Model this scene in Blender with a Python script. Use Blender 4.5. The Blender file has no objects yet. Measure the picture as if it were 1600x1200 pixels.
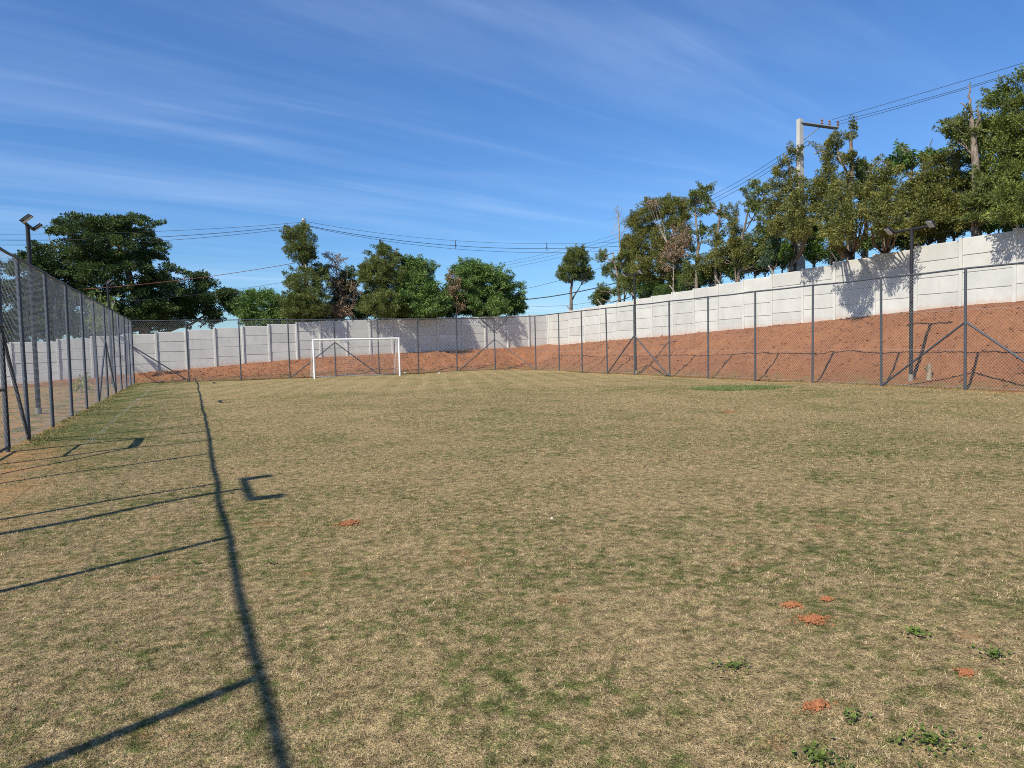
import bpy, math, random
import numpy as np
from mathutils import Matrix, Vector

# ------------------------------------------------------------------ camera
scene = bpy.context.scene
R = math.radians
cam_data = bpy.data.cameras.new('camera')
cam = bpy.data.objects.new('camera', cam_data)
scene.collection.objects.link(cam)
cam_data.sensor_width = 36.0
cam_data.lens = 36.0 * 1110 / 1600
cam_data.clip_start = 0.1
cam_data.clip_end = 6000
cam.matrix_world = (Matrix.Translation((0, 0, 1.57)) @ Matrix.Rotation(R(-24.2), 4, 'Z')
                    @ Matrix.Rotation(R(90 - 3.05), 4, 'X') @ Matrix.Rotation(R(-1.38), 4, 'Z'))
scene.camera = cam

# ------------------------------------------------------------------ sky and sun
SUN_EL, SHADOW_AZ = 45.0, 25.0          # shadows run 25 degrees from +x towards +y
world = bpy.data.worlds.new('World')
scene.world = world
world.use_nodes = True
wn, wl = world.node_tree.nodes, world.node_tree.links
wn.clear()
w_out = wn.new('ShaderNodeOutputWorld')
w_bg = wn.new('ShaderNodeBackground')
w_bg.inputs['Strength'].default_value = 0.085
sky = wn.new('ShaderNodeTexSky')
sky.sky_type = 'NISHITA'
sky.sun_disc = False
sky.sun_elevation = R(SUN_EL)
# sun stands at azimuth (shadow direction + 180); Blender measures rotation clockwise from +Y
sx, sy = -math.cos(R(SHADOW_AZ)), -math.sin(R(SHADOW_AZ))
sky.sun_rotation = math.atan2(sx, sy)
sky.altitude = 0
sky.air_density = 1.2
sky.dust_density = 0.1
sky.ozone_density = 3.0
# thin cirrus: direction projected on a high flat layer, streaked by a stretched noise
tc = wn.new('ShaderNodeTexCoord')
sep = wn.new('ShaderNodeSeparateXYZ')
wl.new(tc.outputs['Generated'], sep.inputs[0])
def wmath(op, a, b=None, clamp=False):
    n = wn.new('ShaderNodeMath'); n.operation = op; n.use_clamp = clamp
    for i, v in enumerate((a, b)):
        if v is None: continue
        if isinstance(v, (int, float)): n.inputs[i].default_value = v
        else: wl.new(v, n.inputs[i])
    return n.outputs[0]
zc = wmath('MAXIMUM', sep.outputs['Z'], 0.03)
zz = wmath('ADD', zc, 0.06)
cx_ = wmath('DIVIDE', sep.outputs['X'], zz)
cy_ = wmath('DIVIDE', sep.outputs['Y'], zz)
comb = wn.new('ShaderNodeCombineXYZ')
wl.new(cx_, comb.inputs[0]); wl.new(cy_, comb.inputs[1])
def cirrus(rot, scl, nscale, lo, hi, off):
    mp = wn.new('ShaderNodeMapping'); mp.vector_type = 'TEXTURE'
    mp.inputs['Rotation'].default_value = (0, 0, R(rot)); mp.inputs['Scale'].default_value = scl
    mp.inputs['Location'].default_value = off
    wl.new(comb.outputs[0], mp.inputs[0])
    nz = wn.new('ShaderNodeTexNoise'); nz.inputs['Scale'].default_value = nscale
    nz.inputs['Detail'].default_value = 7; nz.inputs['Roughness'].default_value = 0.55
    nz.inputs['Distortion'].default_value = 0.5
    wl.new(mp.outputs[0], nz.inputs['Vector'])
    mr = wn.new('ShaderNodeMapRange'); mr.interpolation_type = 'SMOOTHSTEP'
    mr.inputs['From Min'].default_value = lo; mr.inputs['From Max'].default_value = hi
    wl.new(nz.outputs['Fac'], mr.inputs['Value'])
    return mr.outputs[0]
c1 = cirrus(8, (5.0, 0.9, 1), 1.0, 0.44, 0.70, (3.1, 0.4, 0))
c2 = cirrus(15, (3.4, 0.34, 1), 1.3, 0.43, 0.76, (0.2, 1.7, 0))
c3 = cirrus(20, (4.0, 2.2, 1), 1.0, 0.42, 0.66, (1.3, 0.2, 0))
cs = wmath('ADD', wmath('MULTIPLY', c1, 0.62), wmath('MULTIPLY', c2, 0.42))
cs = wmath('MULTIPLY', cs, wmath('ADD', wmath('MULTIPLY', c3, 0.7), 0.3))
cs = wmath('MULTIPLY', cs, 0.42, True)
tint = wn.new('ShaderNodeMix'); tint.data_type = 'RGBA'; tint.blend_type = 'MULTIPLY'
tint.inputs[0].default_value = 1.0
wl.new(sky.outputs[0], tint.inputs[6]); tint.inputs[7].default_value = (0.54, 0.86, 1.30, 1)
mixc = wn.new('ShaderNodeMix'); mixc.data_type = 'RGBA'
wl.new(cs, mixc.inputs[0]); wl.new(tint.outputs[2], mixc.inputs[6])
mixc.inputs[7].default_value = (7.4, 9.2, 12.0, 1)
wl.new(mixc.outputs[2], w_bg.inputs['Color'])
wl.new(w_bg.outputs[0], w_out.inputs['Surface'])

sun_data = bpy.data.lights.new('sun', 'SUN')
sun_data.energy = 5.0
sun_data.angle = R(0.53)
sun_data.color = (1.0, 0.935, 0.81)
sun = bpy.data.objects.new('sun', sun_data)
scene.collection.objects.link(sun)
to_sun = Vector((sx * math.cos(R(SUN_EL)), sy * math.cos(R(SUN_EL)), math.sin(R(SUN_EL))))
sun.rotation_euler = to_sun.to_track_quat('Z', 'Y').to_euler()
sun.location = (-20, -10, 30)

scene.view_settings.view_transform = 'Standard'
scene.view_settings.look = 'None'
scene.view_settings.exposure = 0.32
scene.view_settings.gamma = 1.0
scene.view_settings.use_curve_mapping = False
scene.render.engine = 'CYCLES'
scene.cycles.max_bounces = 6
scene.cycles.use_denoising = False
scene.cycles.filter_width = 1.0
scene.cycles.transparent_max_bounces = 4

# ------------------------------------------------------------------ helpers
C = scene.collection
rng = np.random.default_rng(7)
random.seed(7)

def tag(o, label=None, cat=None, group=None, kind=None):
    if label: o['label'] = label
    if cat: o['category'] = cat
    if group: o['group'] = group
    if kind: o['kind'] = kind
    return o

def link(name, mesh, parent=None, loc=(0, 0, 0), rotz=0.0, scale=(1, 1, 1)):
    o = bpy.data.objects.new(name, mesh)
    C.objects.link(o)
    o.location = loc
    o.rotation_euler = (0, 0, rotz)
    o.scale = scale
    if parent: o.parent = parent
    return o

def empty(name, loc=(0, 0, 0), rotz=0.0):
    return link(name, None, None, loc, rotz)

class MB:
    """collects shapes, builds one mesh"""
    def __init__(self): self.v, self.f, self.sm = [], [], []
    def add(self, v, f, smooth=False):
        b = len(self.v)
        self.v += [tuple(p) for p in v]
        self.f += [tuple(i + b for i in q) for q in f]
        self.sm += [smooth] * len(f)
    def box(self, lo, hi, bev=0.0):
        (x0, y0, z0), (x1, y1, z1) = lo, hi
        if bev <= 0:
            v = [(x, y, z) for x in (x0, x1) for y in (y0, y1) for z in (z0, z1)]
            self.add(v, [(0, 1, 3, 2), (4, 6, 7, 5), (0, 4, 5, 1), (2, 3, 7, 6), (0, 2, 6, 4), (1, 5, 7, 3)])
            return
        b = bev
        # chamfered in the x-z outline, extruded along y with chamfered front edge
        def ring(y, i): return [(x0 + i, y, z0 + i), (x1 - i, y, z0 + i), (x1 - i, y, z1 - i), (x0 + i, y, z1 - i)]
        v = ring(y0, b) + ring(y0 + b, 0) + ring(y1, 0)
        f = [(0, 1, 2, 3), (11, 10, 9, 8)]
        for k in (0, 4):
            for i in range(4):
                j = (i + 1) % 4
                f.append((k + i, k + 4 + i, k + 4 + j, k + j))
        self.add(v, f)
    def tube(self, pts, rad, n=8, cap=True, smooth=True):
        pts = [np.array(p, float) for p in pts]
        if not hasattr(rad, '__len__'): rad = [rad] * len(pts)
        v, f = [], []
        ref = None
        for i, p in enumerate(pts):
            d = pts[min(i + 1, len(pts) - 1)] - pts[max(i - 1, 0)]
            d = d / (np.linalg.norm(d) + 1e-9)
            if ref is None:
                ref = np.array([0, 0, 1.0]) if abs(d[2]) < .9 else np.array([1.0, 0, 0])
            a = np.cross(d, ref); a /= (np.linalg.norm(a) + 1e-9)
            b = np.cross(a, d); ref = b
            for k in range(n):
                t = 2 * math.pi * k / n
                v.append(p + rad[i] * (math.cos(t) * a + math.sin(t) * b))
        for i in range(len(pts) - 1):
            for k in range(n):
                q = (k + 1) % n
                f.append((i * n + k, i * n + q, (i + 1) * n + q, (i + 1) * n + k))
        self.add(v, f, smooth)
        if cap:
            m = len(pts) - 1
            self.add([v[k] for k in range(n)], [tuple(range(n))])
            self.add([v[m * n + k] for k in range(n)], [tuple(reversed(range(n)))])
    def mesh(self, name, mat):
        me = bpy.data.meshes.new(name)
        me.from_pydata([tuple(map(float, p)) for p in self.v], [], self.f)
        me.polygons.foreach_set('use_smooth', self.sm)
        me.materials.append(mat)
        me.update()
        return me
    def build(self, name, mat, parent=None, loc=(0, 0, 0), rotz=0.0):
        return link(name, self.mesh(name, mat), parent, loc, rotz)

def np_mesh(name, verts, faces, mat, attrs=None, smooth=False):
    """verts (n,3), faces (m,k) arrays, all faces with k corners"""
    me = bpy.data.meshes.new(name)
    n, (m, k) = len(verts), faces.shape
    me.vertices.add(n); me.loops.add(m * k); me.polygons.add(m)
    me.vertices.foreach_set('co', np.ascontiguousarray(verts, dtype=np.float32).ravel())
    me.loops.foreach_set('vertex_index', np.ascontiguousarray(faces, dtype=np.int32).ravel())
    me.polygons.foreach_set('loop_start', np.arange(0, m * k, k, dtype=np.int32))
    me.polygons.foreach_set('loop_total', np.full(m, k, dtype=np.int32))
    me.polygons.foreach_set('use_smooth', np.full(m, smooth, dtype=bool))
    if attrs:
        for an, val in attrs.items():
            a = me.attributes.new(an, 'FLOAT', 'POINT')
            a.data.foreach_set('value', np.ascontiguousarray(val, dtype=np.float32))
    me.update(calc_edges=True)
    me.materials.append(mat)
    return me

# smooth value noise in numpy (for relief of the ground)
_perm = np.random.default_rng(3).random((64, 64))
def vnoise(x, y, s):
    x = np.asarray(x, float) / s; y = np.asarray(y, float) / s
    xi, yi = np.floor(x).astype(int), np.floor(y).astype(int)
    fx, fy = x - xi, y - yi
    fx, fy = fx * fx * (3 - 2 * fx), fy * fy * (3 - 2 * fy)
    g = lambda i, j: _perm[i % 64, j % 64]
    return ((g(xi, yi) * (1 - fx) + g(xi + 1, yi) * fx) * (1 - fy)
            + (g(xi, yi + 1) * (1 - fx) + g(xi + 1, yi + 1) * fx) * fy) * 2 - 1

# ------------------------------------------------------------------ materials
class NT:
    def __init__(self, name):
        self.m = bpy.data.materials.new(name); self.m.use_nodes = True
        self.t = self.m.node_tree; self.n = self.t.nodes; self.l = self.t.links
        self.b = self.n['Principled BSDF']
        self.b.inputs['Specular IOR Level'].default_value = 0.3
    def new(self, typ, **kw):
        n = self.n.new(typ)
        for k, v in kw.items(): setattr(n, k, v)
        return n
    def put(self, sock, v):
        if hasattr(v, 'is_output') or isinstance(v, bpy.types.NodeSocket): self.l.new(v, sock)
        else: sock.default_value = v
    def pos(self): return self.new('ShaderNodeNewGeometry').outputs['Position']
    def noise(self, vec, scale, detail=4, rough=0.55, dist=0.0):
        n = self.new('ShaderNodeTexNoise')
        n.inputs['Scale'].default_value = scale; n.inputs['Detail'].default_value = detail
        n.inputs['Roughness'].default_value = rough; n.inputs['Distortion'].default_value = dist
        self.put(n.inputs['Vector'], vec); return n.outputs['Fac']
    def mapr(self, v, a, b, c=0.0, d=1.0, smooth=True):
        n = self.new('ShaderNodeMapRange')
        n.interpolation_type = 'SMOOTHSTEP' if smooth else 'LINEAR'
        for i, q in enumerate((v, a, b, c, d)): self.put(n.inputs[i], q)
        return n.outputs[0]
    def mix(self, f, a, b, mode='MIX'):
        n = self.new('ShaderNodeMix', data_type='RGBA', blend_type=mode)
        self.put(n.inputs[0], f)
        for s, v in ((n.inputs[6], a), (n.inputs[7], b)):
            self.put(s, (*v, 1) if isinstance(v, tuple) and len(v) == 3 else v)
        return n.outputs[2]
    def math(self, op, a, b=0.0, clamp=False):
        n = self.new('ShaderNodeMath', operation=op, use_clamp=clamp)
        self.put(n.inputs[0], a); self.put(n.inputs[1], b); return n.outputs[0]
    def scalev(self, vec, s, loc=(0, 0, 0), rot=(0, 0, 0)):
        n = self.new('ShaderNodeMapping')
        n.inputs['Scale'].default_value = s; n.inputs['Location'].default_value = loc
        n.inputs['Rotation'].default_value = rot
        self.put(n.inputs[0], vec); return n.outputs[0]
    def color(self, v): self.put(self.b.inputs['Base Color'], (*v, 1) if isinstance(v, tuple) else v)
    def rough(self, v): self.put(self.b.inputs['Roughness'], v)
    def bump(self, h, strength=0.5, dist=0.02):
        n = self.new('ShaderNodeBump'); n.inputs['Strength'].default_value = strength
        n.inputs['Distance'].default_value = dist
        self.put(n.inputs['Height'], h); self.l.new(n.outputs[0], self.b.inputs['Normal'])

STRAW, STRAW2 = (0.52, 0.385, 0.195), (0.34, 0.24, 0.12)
GREEN, GREEN2 = (0.155, 0.165, 0.05), (0.10, 0.135, 0.035)
SOIL = (0.42, 0.17, 0.075)

def grass_tone(n, p):
    """0 = dry straw, 1 = green, from the place on the pitch; the strip along the left fence stays greener"""
    big = n.noise(p, 0.22, 3)
    mid = n.noise(p, 1.1, 4, 0.6)
    fine = n.noise(p, 9.0, 5, 0.75)
    s = n.math('ADD', n.math('MULTIPLY', big, 0.40), n.math('ADD', n.math('MULTIPLY', mid, 0.5), n.math('MULTIPLY', fine, 1.25)))
    sp = n.new('ShaderNodeSeparateXYZ'); n.l.new(p, sp.inputs[0])
    strip = n.math('MULTIPLY', n.mapr(sp.outputs[0], 0.6, -2.4), n.mapr(sp.outputs[1], 9.0, 16.0))
    return n.math('ADD', s, n.math('MULTIPLY', strip, 0.17)), sp

def thatch_shade(n, p, col, lo, hi):
    """turf grain: matted litter tones plus painted shadow specks, down to a blade"""
    k = n.noise(n.scalev(p, (1, 1, 1), (4.3, 1.7, 0)), 13, 9, 0.86)
    k = n.mapr(k, 0.36, 0.64, lo, hi, False)  # shadow speckle of the blades goes into the colour with the litter tones
    c = n.new('ShaderNodeCombineColor')
    for i in range(3): n.l.new(k, c.inputs[i])
    return n.mix(1.0, col, c.outputs[0], 'MULTIPLY')

def mat_field():
    n = NT('turf_soil')
    p = n.pos()
    t, sp = grass_tone(n, p)
    vf = n.noise(p, 55, 3, 0.7)
    vf2 = n.noise(n.scalev(p, (1, 1, 1), (5, 3, 0)), 130, 2, 0.7)
    dry = n.mix(n.mapr(vf, 0.3, 0.7), STRAW2, STRAW)
    grn = n.mix(n.mapr(vf2, 0.3, 0.7), GREEN2, GREEN)
    tf = n.math('ADD', t, n.math('MULTIPLY', n.math('SUBTRACT', vf2, 0.5), 0.55))
    col = n.mix(n.mapr(tf, 1.0, 1.27), dry, grn)
    gap_shade = n.noise(n.scalev(p, (1, 1, 1), (2, 9, 0)), 85, 3, 0.8)
    col = n.mix(n.math('MULTIPLY', n.mapr(gap_shade, 0.50, 0.62), 0.8), col, (0.10, 0.075, 0.036))  # dark specks painted in for the small shadows between blades
    # faded mowing passes across the far half
    wv = n.new('ShaderNodeTexWave', wave_type='BANDS', bands_direction='X')
    wv.inputs['Scale'].default_value = 0.32; wv.inputs['Distortion'].default_value = 2.2
    wv.inputs['Detail'].default_value = 2; wv.inputs['Detail Scale'].default_value = 0.4
    n.put(wv.inputs['Vector'], n.scalev(p, (1, 1, 1), (0, 0, 0), (0, 0, R(18))))
    stripe = n.math('MULTIPLY', n.mapr(wv.outputs['Fac'], 0.55, 0.95), n.mapr(sp.outputs[1], 18, 30))
    col = n.mix(n.math('MULTIPLY', stripe, 0.22), col, (0.50, 0.39, 0.19))
    col = thatch_shade(n, p, col, 0.28, 1.62)
    # a little brick red soil showing between the plants
    so = n.mapr(n.noise(n.scalev(p, (1, 1, 1), (11, 4, 0)), 1.6, 6, 0.75), 0.57, 0.74)
    col = n.mix(n.math('MULTIPLY', so, 0.55), col, SOIL)
    # bare orange soil on the trodden strip by the gate and outside the left fence
    g1 = n.math('MULTIPLY', n.mapr(sp.outputs[0], -1.1, -2.7), n.mapr(sp.outputs[1], 15.8, 13.6))
    edge = n.math('MULTIPLY', n.mapr(sp.outputs[0], -2.55, -2.95), 0.75)
    edge2 = n.math('MULTIPLY', n.mapr(sp.outputs[0], 19.3, 20.1), 0.8)
    edge = n.math('MAXIMUM', edge, edge2)
    pn = n.mapr(n.noise(p, 1.9, 5, 0.65), 0.38, 0.6)
    bare = n.math('MULTIPLY', n.math('MAXIMUM', g1, edge), pn)
    col = n.mix(bare, col, (0.50, 0.27, 0.12))
    # faded chalk side line
    ln = n.math('MULTIPLY', n.mapr(n.math('ABSOLUTE', n.math('ADD', sp.outputs[0], 1.8)), 0.075, 0.03),
                n.mapr(n.noise(p, 2.2, 5, 0.7), 0.42, 0.62))
    ln = n.math('MULTIPLY', ln, n.mapr(sp.outputs[1], 13.5, 15.5))
    col = n.mix(n.math('MULTIPLY', ln, 0.32), col, (0.62, 0.60, 0.52))
    n.color(col); n.rough(0.95); n.b.inputs['Specular IOR Level'].default_value = 0.1
    n.bump(n.math('ADD', vf, n.math('MULTIPLY', vf2, 0.6)), 0.9, 0.03)
    return n.m

def mat_blade():
    n = NT('grass_blade')
    p = n.pos()
    t, sp = grass_tone(n, p)
    a = n.new('ShaderNodeAttribute', attribute_name='tone').outputs['Fac']
    isl = n.new('ShaderNodeNewGeometry').outputs['Random Per Island']
    dry = n.mix(isl, (0.28, 0.20, 0.10), (0.69, 0.55, 0.34))
    grn = n.mix(isl, (0.075, 0.095, 0.026), (0.24, 0.26, 0.075))
    tf = n.math('ADD', t, n.math('MULTIPLY', n.math('SUBTRACT', a, 0.5), 0.5))
    col = n.mix(n.mapr(tf, 1.03, 1.18), dry, grn)
    col = thatch_shade(n, p, col, 0.34, 1.45)
    n.color(col); n.rough(0.7); n.b.inputs['Specular IOR Level'].default_value = 0.2
    tr = n.new('ShaderNodeBsdfTranslucent'); n.l.new(col, tr.inputs[0])
    mx = n.new('ShaderNodeMixShader'); mx.inputs[0].default_value = 0.25
    n.l.new(n.b.outputs[0], mx.inputs[1]); n.l.new(tr.outputs[0], mx.inputs[2])
    n.l.new(mx.outputs[0], n.n['Material Output'].inputs[0])
    return n.m

def mat_leaf(name, cols, trans=0.25, vary=1.6):
    """cols: dark, mid, light leaf colours"""
    n = NT(name)
    p = n.pos()
    isl = n.new('ShaderNodeNewGeometry').outputs['Random Per Island']
    v = n.math('ADD', n.math('MULTIPLY', isl, 0.5), n.math('MULTIPLY', n.noise(p, vary, 3), 0.9))
    c = n.mix(n.mapr(v, 0.35, 0.75), cols[0], cols[1])
    c = n.mix(n.mapr(v, 0.72, 1.05), c, cols[2])
    n.color(c); n.rough(0.5); n.b.inputs['Specular IOR Level'].default_value = 0.35
    tr = n.new('ShaderNodeBsdfTranslucent'); n.l.new(c, tr.inputs[0])
    mx = n.new('ShaderNodeMixShader'); mx.inputs[0].default_value = trans
    n.l.new(n.b.outputs[0], mx.inputs[1]); n.l.new(tr.outputs[0], mx.inputs[2])
    n.l.new(mx.outputs[0], n.n['Material Output'].inputs[0])
    return n.m

def mat_bark(name, a, b):
    n = NT(name); p = n.pos()
    f = n.noise(n.scalev(p, (9, 9, 2.2)), 1.5, 5, 0.65)
    n.color(n.mix(n.mapr(f, 0.35, 0.65), a, b)); n.rough(0.9); n.bump(f, 0.8, 0.03); return n.m

def mat_concrete(name, base, red=0.0, var=0.12):
    n = NT(name)
    oi = n.new('ShaderNodeObjectInfo').outputs['Random']
    p = n.pos()
    f = n.noise(p, 1.3, 5, 0.6); g = n.noise(p, 22, 4, 0.7)
    st = n.noise(n.scalev(p, (2.6, 2.6, 0.35)), 1.6, 4, 0.6)
    c = n.mix(n.mapr(f, 0.3, 0.75), tuple(v * 0.86 for v in base), base)
    c = n.mix(n.math('MULTIPLY', n.mapr(g, 0.35, 0.7), 0.12), c, tuple(v * 0.72 for v in base))
    c = n.mix(n.math('MULTIPLY', n.mapr(st, 0.56, 0.72), 0.35), c, (base[0] * 0.72, base[1] * 0.68, base[2] * 0.60))
    k = n.mapr(oi, 0, 1, 1 - var, 1 + var * 0.35, False)
    kk = n.new('ShaderNodeCombineColor')
    for i in range(3): n.l.new(k, kk.inputs[i])
    c = n.mix(1.0, c, kk.outputs[0], 'MULTIPLY')
    if red:
        o = n.new('ShaderNodeTexCoord').outputs['Object']
        sp = n.new('ShaderNodeSeparateXYZ'); n.l.new(o, sp.inputs[0])
        h = n.math('ADD', sp.outputs[2], n.math('MULTIPLY', n.math('SUBTRACT', n.noise(p, 3.5, 5, 0.65), 0.5), 0.5))
        c = n.mix(n.math('MULTIPLY', n.mapr(h, 0.0, -0.25), red), c, (0.48, 0.27, 0.16))
    n.color(c); n.rough(0.9); n.bump(n.math('ADD', g, f), 0.25, 0.01)
    return n.m

def mat_bank():
    n = NT('red_earth'); p = n.pos()
    f = n.noise(p, 0.8, 5, 0.6); g = n.noise(p, 7, 6, 0.7); h = n.noise(p, 38, 4, 0.7)
    c = n.mix(n.mapr(f, 0.3, 0.7), (0.275, 0.112, 0.050), (0.36, 0.156, 0.068))
    c = n.mix(n.math('MULTIPLY', n.mapr(g, 0.42, 0.7), 0.55), c, (0.20, 0.075, 0.035))
    c = n.mix(n.math('MULTIPLY', n.mapr(h, 0.55, 0.75), 0.6), c, (0.47, 0.235, 0.125))
    # sparse grass creeping in along the foot of the bank
    sp = n.new('ShaderNodeSeparateXYZ'); n.l.new(p, sp.inputs[0])
    low = n.mapr(sp.outputs[2], 0.42, 0.02)
    gr = n.math('MULTIPLY', low, n.mapr(n.noise(p, 2.4, 6, 0.7), 0.42, 0.66))
    c = n.mix(n.math('MULTIPLY', gr, 0.75), c, (0.19, 0.18, 0.06))
    n.color(c); n.rough(0.95); n.b.inputs['Specular IOR Level'].default_value = 0.1
    n.bump(n.math('ADD', g, n.math('MULTIPLY', h, 0.6)), 1.0, 0.09)
    return n.m

def mat_plain(name, col, rough=0.6, metal=0.0, var=0.15, scale=9):
    n = NT(name); p = n.pos()
    f = n.noise(p, scale, 4)
    n.color(n.mix(f, tuple(v * (1 - var) for v in col), tuple(min(1, v * (1 + var)) for v in col)))
    n.rough(n.mapr(f, 0.3, 0.7, rough - 0.08, rough + 0.1)); n.b.inputs['Metallic'].default_value = metal
    return n.m

M = dict(
    field=mat_field(), blade=mat_blade(), bank=mat_bank(),
    slab=mat_concrete('precast_concrete', (0.60, 0.595, 0.55)),
    slab_low=mat_concrete('precast_concrete_stained', (0.60, 0.595, 0.55), red=0.4),
    pole=mat_concrete('pole_concrete', (0.56, 0.54, 0.50)),
    footing=mat_concrete('footing_concrete', (0.27, 0.24, 0.20)),
    wallpost=mat_concrete('post_concrete', (0.63, 0.625, 0.58), var=0.08),
    steel=mat_plain('dark_galvanised_steel', (0.075, 0.085, 0.10), 0.5, 0.2),
    wire=mat_plain('galvanised_wire', (0.44, 0.47, 0.50), 0.5, 0.2),
    lampsteel=mat_plain('black_painted_steel', (0.022, 0.023, 0.026), 0.5),
    glass=mat_plain('lamp_glass', (0.55, 0.60, 0.66), 0.15),
    white=mat_plain('white_paint', (0.82, 0.82, 0.80), 0.45, 0, 0.05),
    net=mat_plain('white_net_cord', (0.72, 0.72, 0.70), 0.8),
    cable=mat_plain('black_cable', (0.03, 0.032, 0.04), 0.6),
    redcable=mat_plain('weathered_red_cable', (0.17, 0.055, 0.045), 0.7),
    ceramic=mat_plain('insulator_ceramic', (0.22, 0.15, 0.12), 0.3),
    xarm=mat_plain('crossarm_steel', (0.20, 0.21, 0.22), 0.6, 0.2),
    soil=mat_plain('loose_orange_soil', (0.31, 0.125, 0.055), 0.95, 0, 0.5, 70),
    land=mat_plain('dry_land', (0.22, 0.19, 0.10), 0.95, 0, 0.3, 0.3),
    stone=mat_plain('pale_stone', (0.55, 0.53, 0.49), 0.8),
    wood=mat_bark('stump_wood', (0.30, 0.24, 0.17), (0.16, 0.12, 0.08)),
    bark=mat_bark('grey_bark', (0.26, 0.215, 0.17), (0.115, 0.085, 0.062)),
    palebark=mat_bark('pale_bark', (0.42, 0.37, 0.31), (0.22, 0.18, 0.14)),
    weed=mat_leaf('weed_leaf', ((0.075, 0.11, 0.024), (0.12, 0.17, 0.032), (0.21, 0.27, 0.05)), 0.25, 8),
)
LEAF = dict(
    big=mat_leaf('dark_leaves', ((0.038, 0.068, 0.022), (0.061, 0.101, 0.027), (0.156, 0.206, 0.050)), 0.22, 0.9),
    mango=mat_leaf('mango_leaves', ((0.061, 0.115, 0.030), (0.108, 0.189, 0.041), (0.248, 0.354, 0.074)), 0.25),
    cedar=mat_leaf('cedar_sprays', ((0.068, 0.101, 0.027), (0.128, 0.162, 0.041), (0.281, 0.305, 0.083)), 0.22),
    olive=mat_leaf('olive_sprays', ((0.070, 0.092, 0.024), (0.150, 0.158, 0.036), (0.323, 0.293, 0.071)), 0.22),
    olivegreen=mat_leaf('olive_green_sprays', ((0.074, 0.108, 0.027), (0.142, 0.182, 0.038), (0.314, 0.338, 0.074)), 0.22),
    dead=mat_leaf('withered_leaves', ((0.16, 0.105, 0.065), (0.25, 0.165, 0.10), (0.36, 0.25, 0.15)), 0.15, 2.5),
    blue=mat_leaf('blue_green_needles', ((0.061, 0.115, 0.074), (0.095, 0.162, 0.101), (0.182, 0.281, 0.165)), 0.15),
    thuja=mat_leaf('thuja_sprays', ((0.074, 0.142, 0.027), (0.115, 0.203, 0.038), (0.231, 0.346, 0.066)), 0.2),
    thujadark=mat_leaf('dark_thuja_sprays', ((0.054, 0.095, 0.024), (0.084, 0.142, 0.032), (0.182, 0.248, 0.057)), 0.2),
    yellow=mat_leaf('yellowing_leaves', ((0.25, 0.25, 0.05), (0.38, 0.36, 0.07), (0.50, 0.46, 0.10)), 0.3, 5),
    young=mat_leaf('young_leaves', ((0.12, 0.18, 0.05), (0.20, 0.26, 0.07), (0.30, 0.36, 0.12)), 0.3, 4),
)

# ------------------------------------------------------------------ ground
XL, XR, YB = -2.9, 20.0, 43.6           # fence lines: left, right, back
WX, WY = 24.7, 48.0                     # front faces of the walls

def field_h(x, y):
    return 0.038 * vnoise(x, y, 4.3) + 0.02 * vnoise(x + 9, y + 5, 1.3)

def grid_mesh(name, xs, ys, hf, mat, keep=None):
    X, Y = np.meshgrid(xs, ys)
    Z = hf(X, Y)
    nx, ny = len(xs), len(ys)
    v = np.stack([X.ravel(), Y.ravel(), Z.ravel()], 1)
    i = np.arange((ny - 1) * (nx - 1)); r, c = i // (nx - 1), i % (nx - 1)
    a = r * nx + c
    f = np.stack([a, a + 1, a + nx + 1, a + nx], 1)
    if keep is not None:
        cx, cy = v[f, 0].mean(1), v[f, 1].mean(1)
        f = f[keep(cx, cy)]
        used = np.unique(f); remap = -np.ones(len(v), int); remap[used] = np.arange(len(used))
        v, f = v[used], remap[f]
    return np_mesh(name, v, f, mat, smooth=True)

me = np_mesh('ground', np.array([(-3000, -3000, -0.4), (3000, -3000, -0.4), (3000, 3000, -0.4), (-3000, 3000, -0.4)], float),
             np.array([[0, 1, 2, 3]]), M['land'])
tag(link('ground', me), kind='structure')

field = link('playing_field', grid_mesh('playing_field', np.linspace(-18, 20.5, 155), np.linspace(-8, 44.2, 210), field_h, M['field']))
tag(field, kind='structure')

ZB_X = [-30, -9.4, -7.0, -2.0, 3.0, 7.8, 17.7, 24.7]
ZB_Z = [-0.02, 0.0, 0.21, 0.54, 0.84, 1.15, 1.37, 1.54]
ZR_Y = [-8, 5, 14.3, 16.4, 23.5, 32.9, 47.6]
ZR_Z = [3.1, 2.95, 2.64, 2.6, 2.28, 1.96, 1.54]
zwall_back = lambda x: np.interp(x, ZB_X, ZB_Z)
zwall_right = lambda y: np.interp(y, ZR_Y, ZR_Z)

def bank_h(x, y):
    x, y = np.asarray(x, float), np.asarray(y, float)
    tb = np.clip((y - 43.9) / (WY - 43.9), 0, 1.06)
    tr = np.clip((x - 20.25) / (WX - 20.25), 0, 1.06)
    prof = lambda t: 0.42 * t + 0.58 * np.clip(t, 0, 1) ** 2 * (3 - 2 * np.clip(t, 0, 1))
    zb, zr = prof(tb) * zwall_back(x), prof(tr) * zwall_right(y)
    k = 0.12
    z = np.where((tb > 0) & (tr > 0), np.maximum(zb, zr) + k * np.exp(-np.abs(zb - zr) / 0.35) * np.minimum(tb, tr), np.maximum(zb, zr))
    t = np.maximum(tb, tr)
    amp = np.clip(t * 4, 0.08, 1)
    nz = 0.085 * vnoise(x, y, 1.7) + 0.05 * vnoise(x + 3, y, 0.55) + 0.055 * (0.5 - np.abs(vnoise(x, y + 7, 0.33))) + 0.04 * vnoise(x + 1, y + 2, 0.17)
    fade = np.clip((1.04 - t) / 0.18, 0.25, 1)
    return z + nz * amp * fade - 0.01

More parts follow.
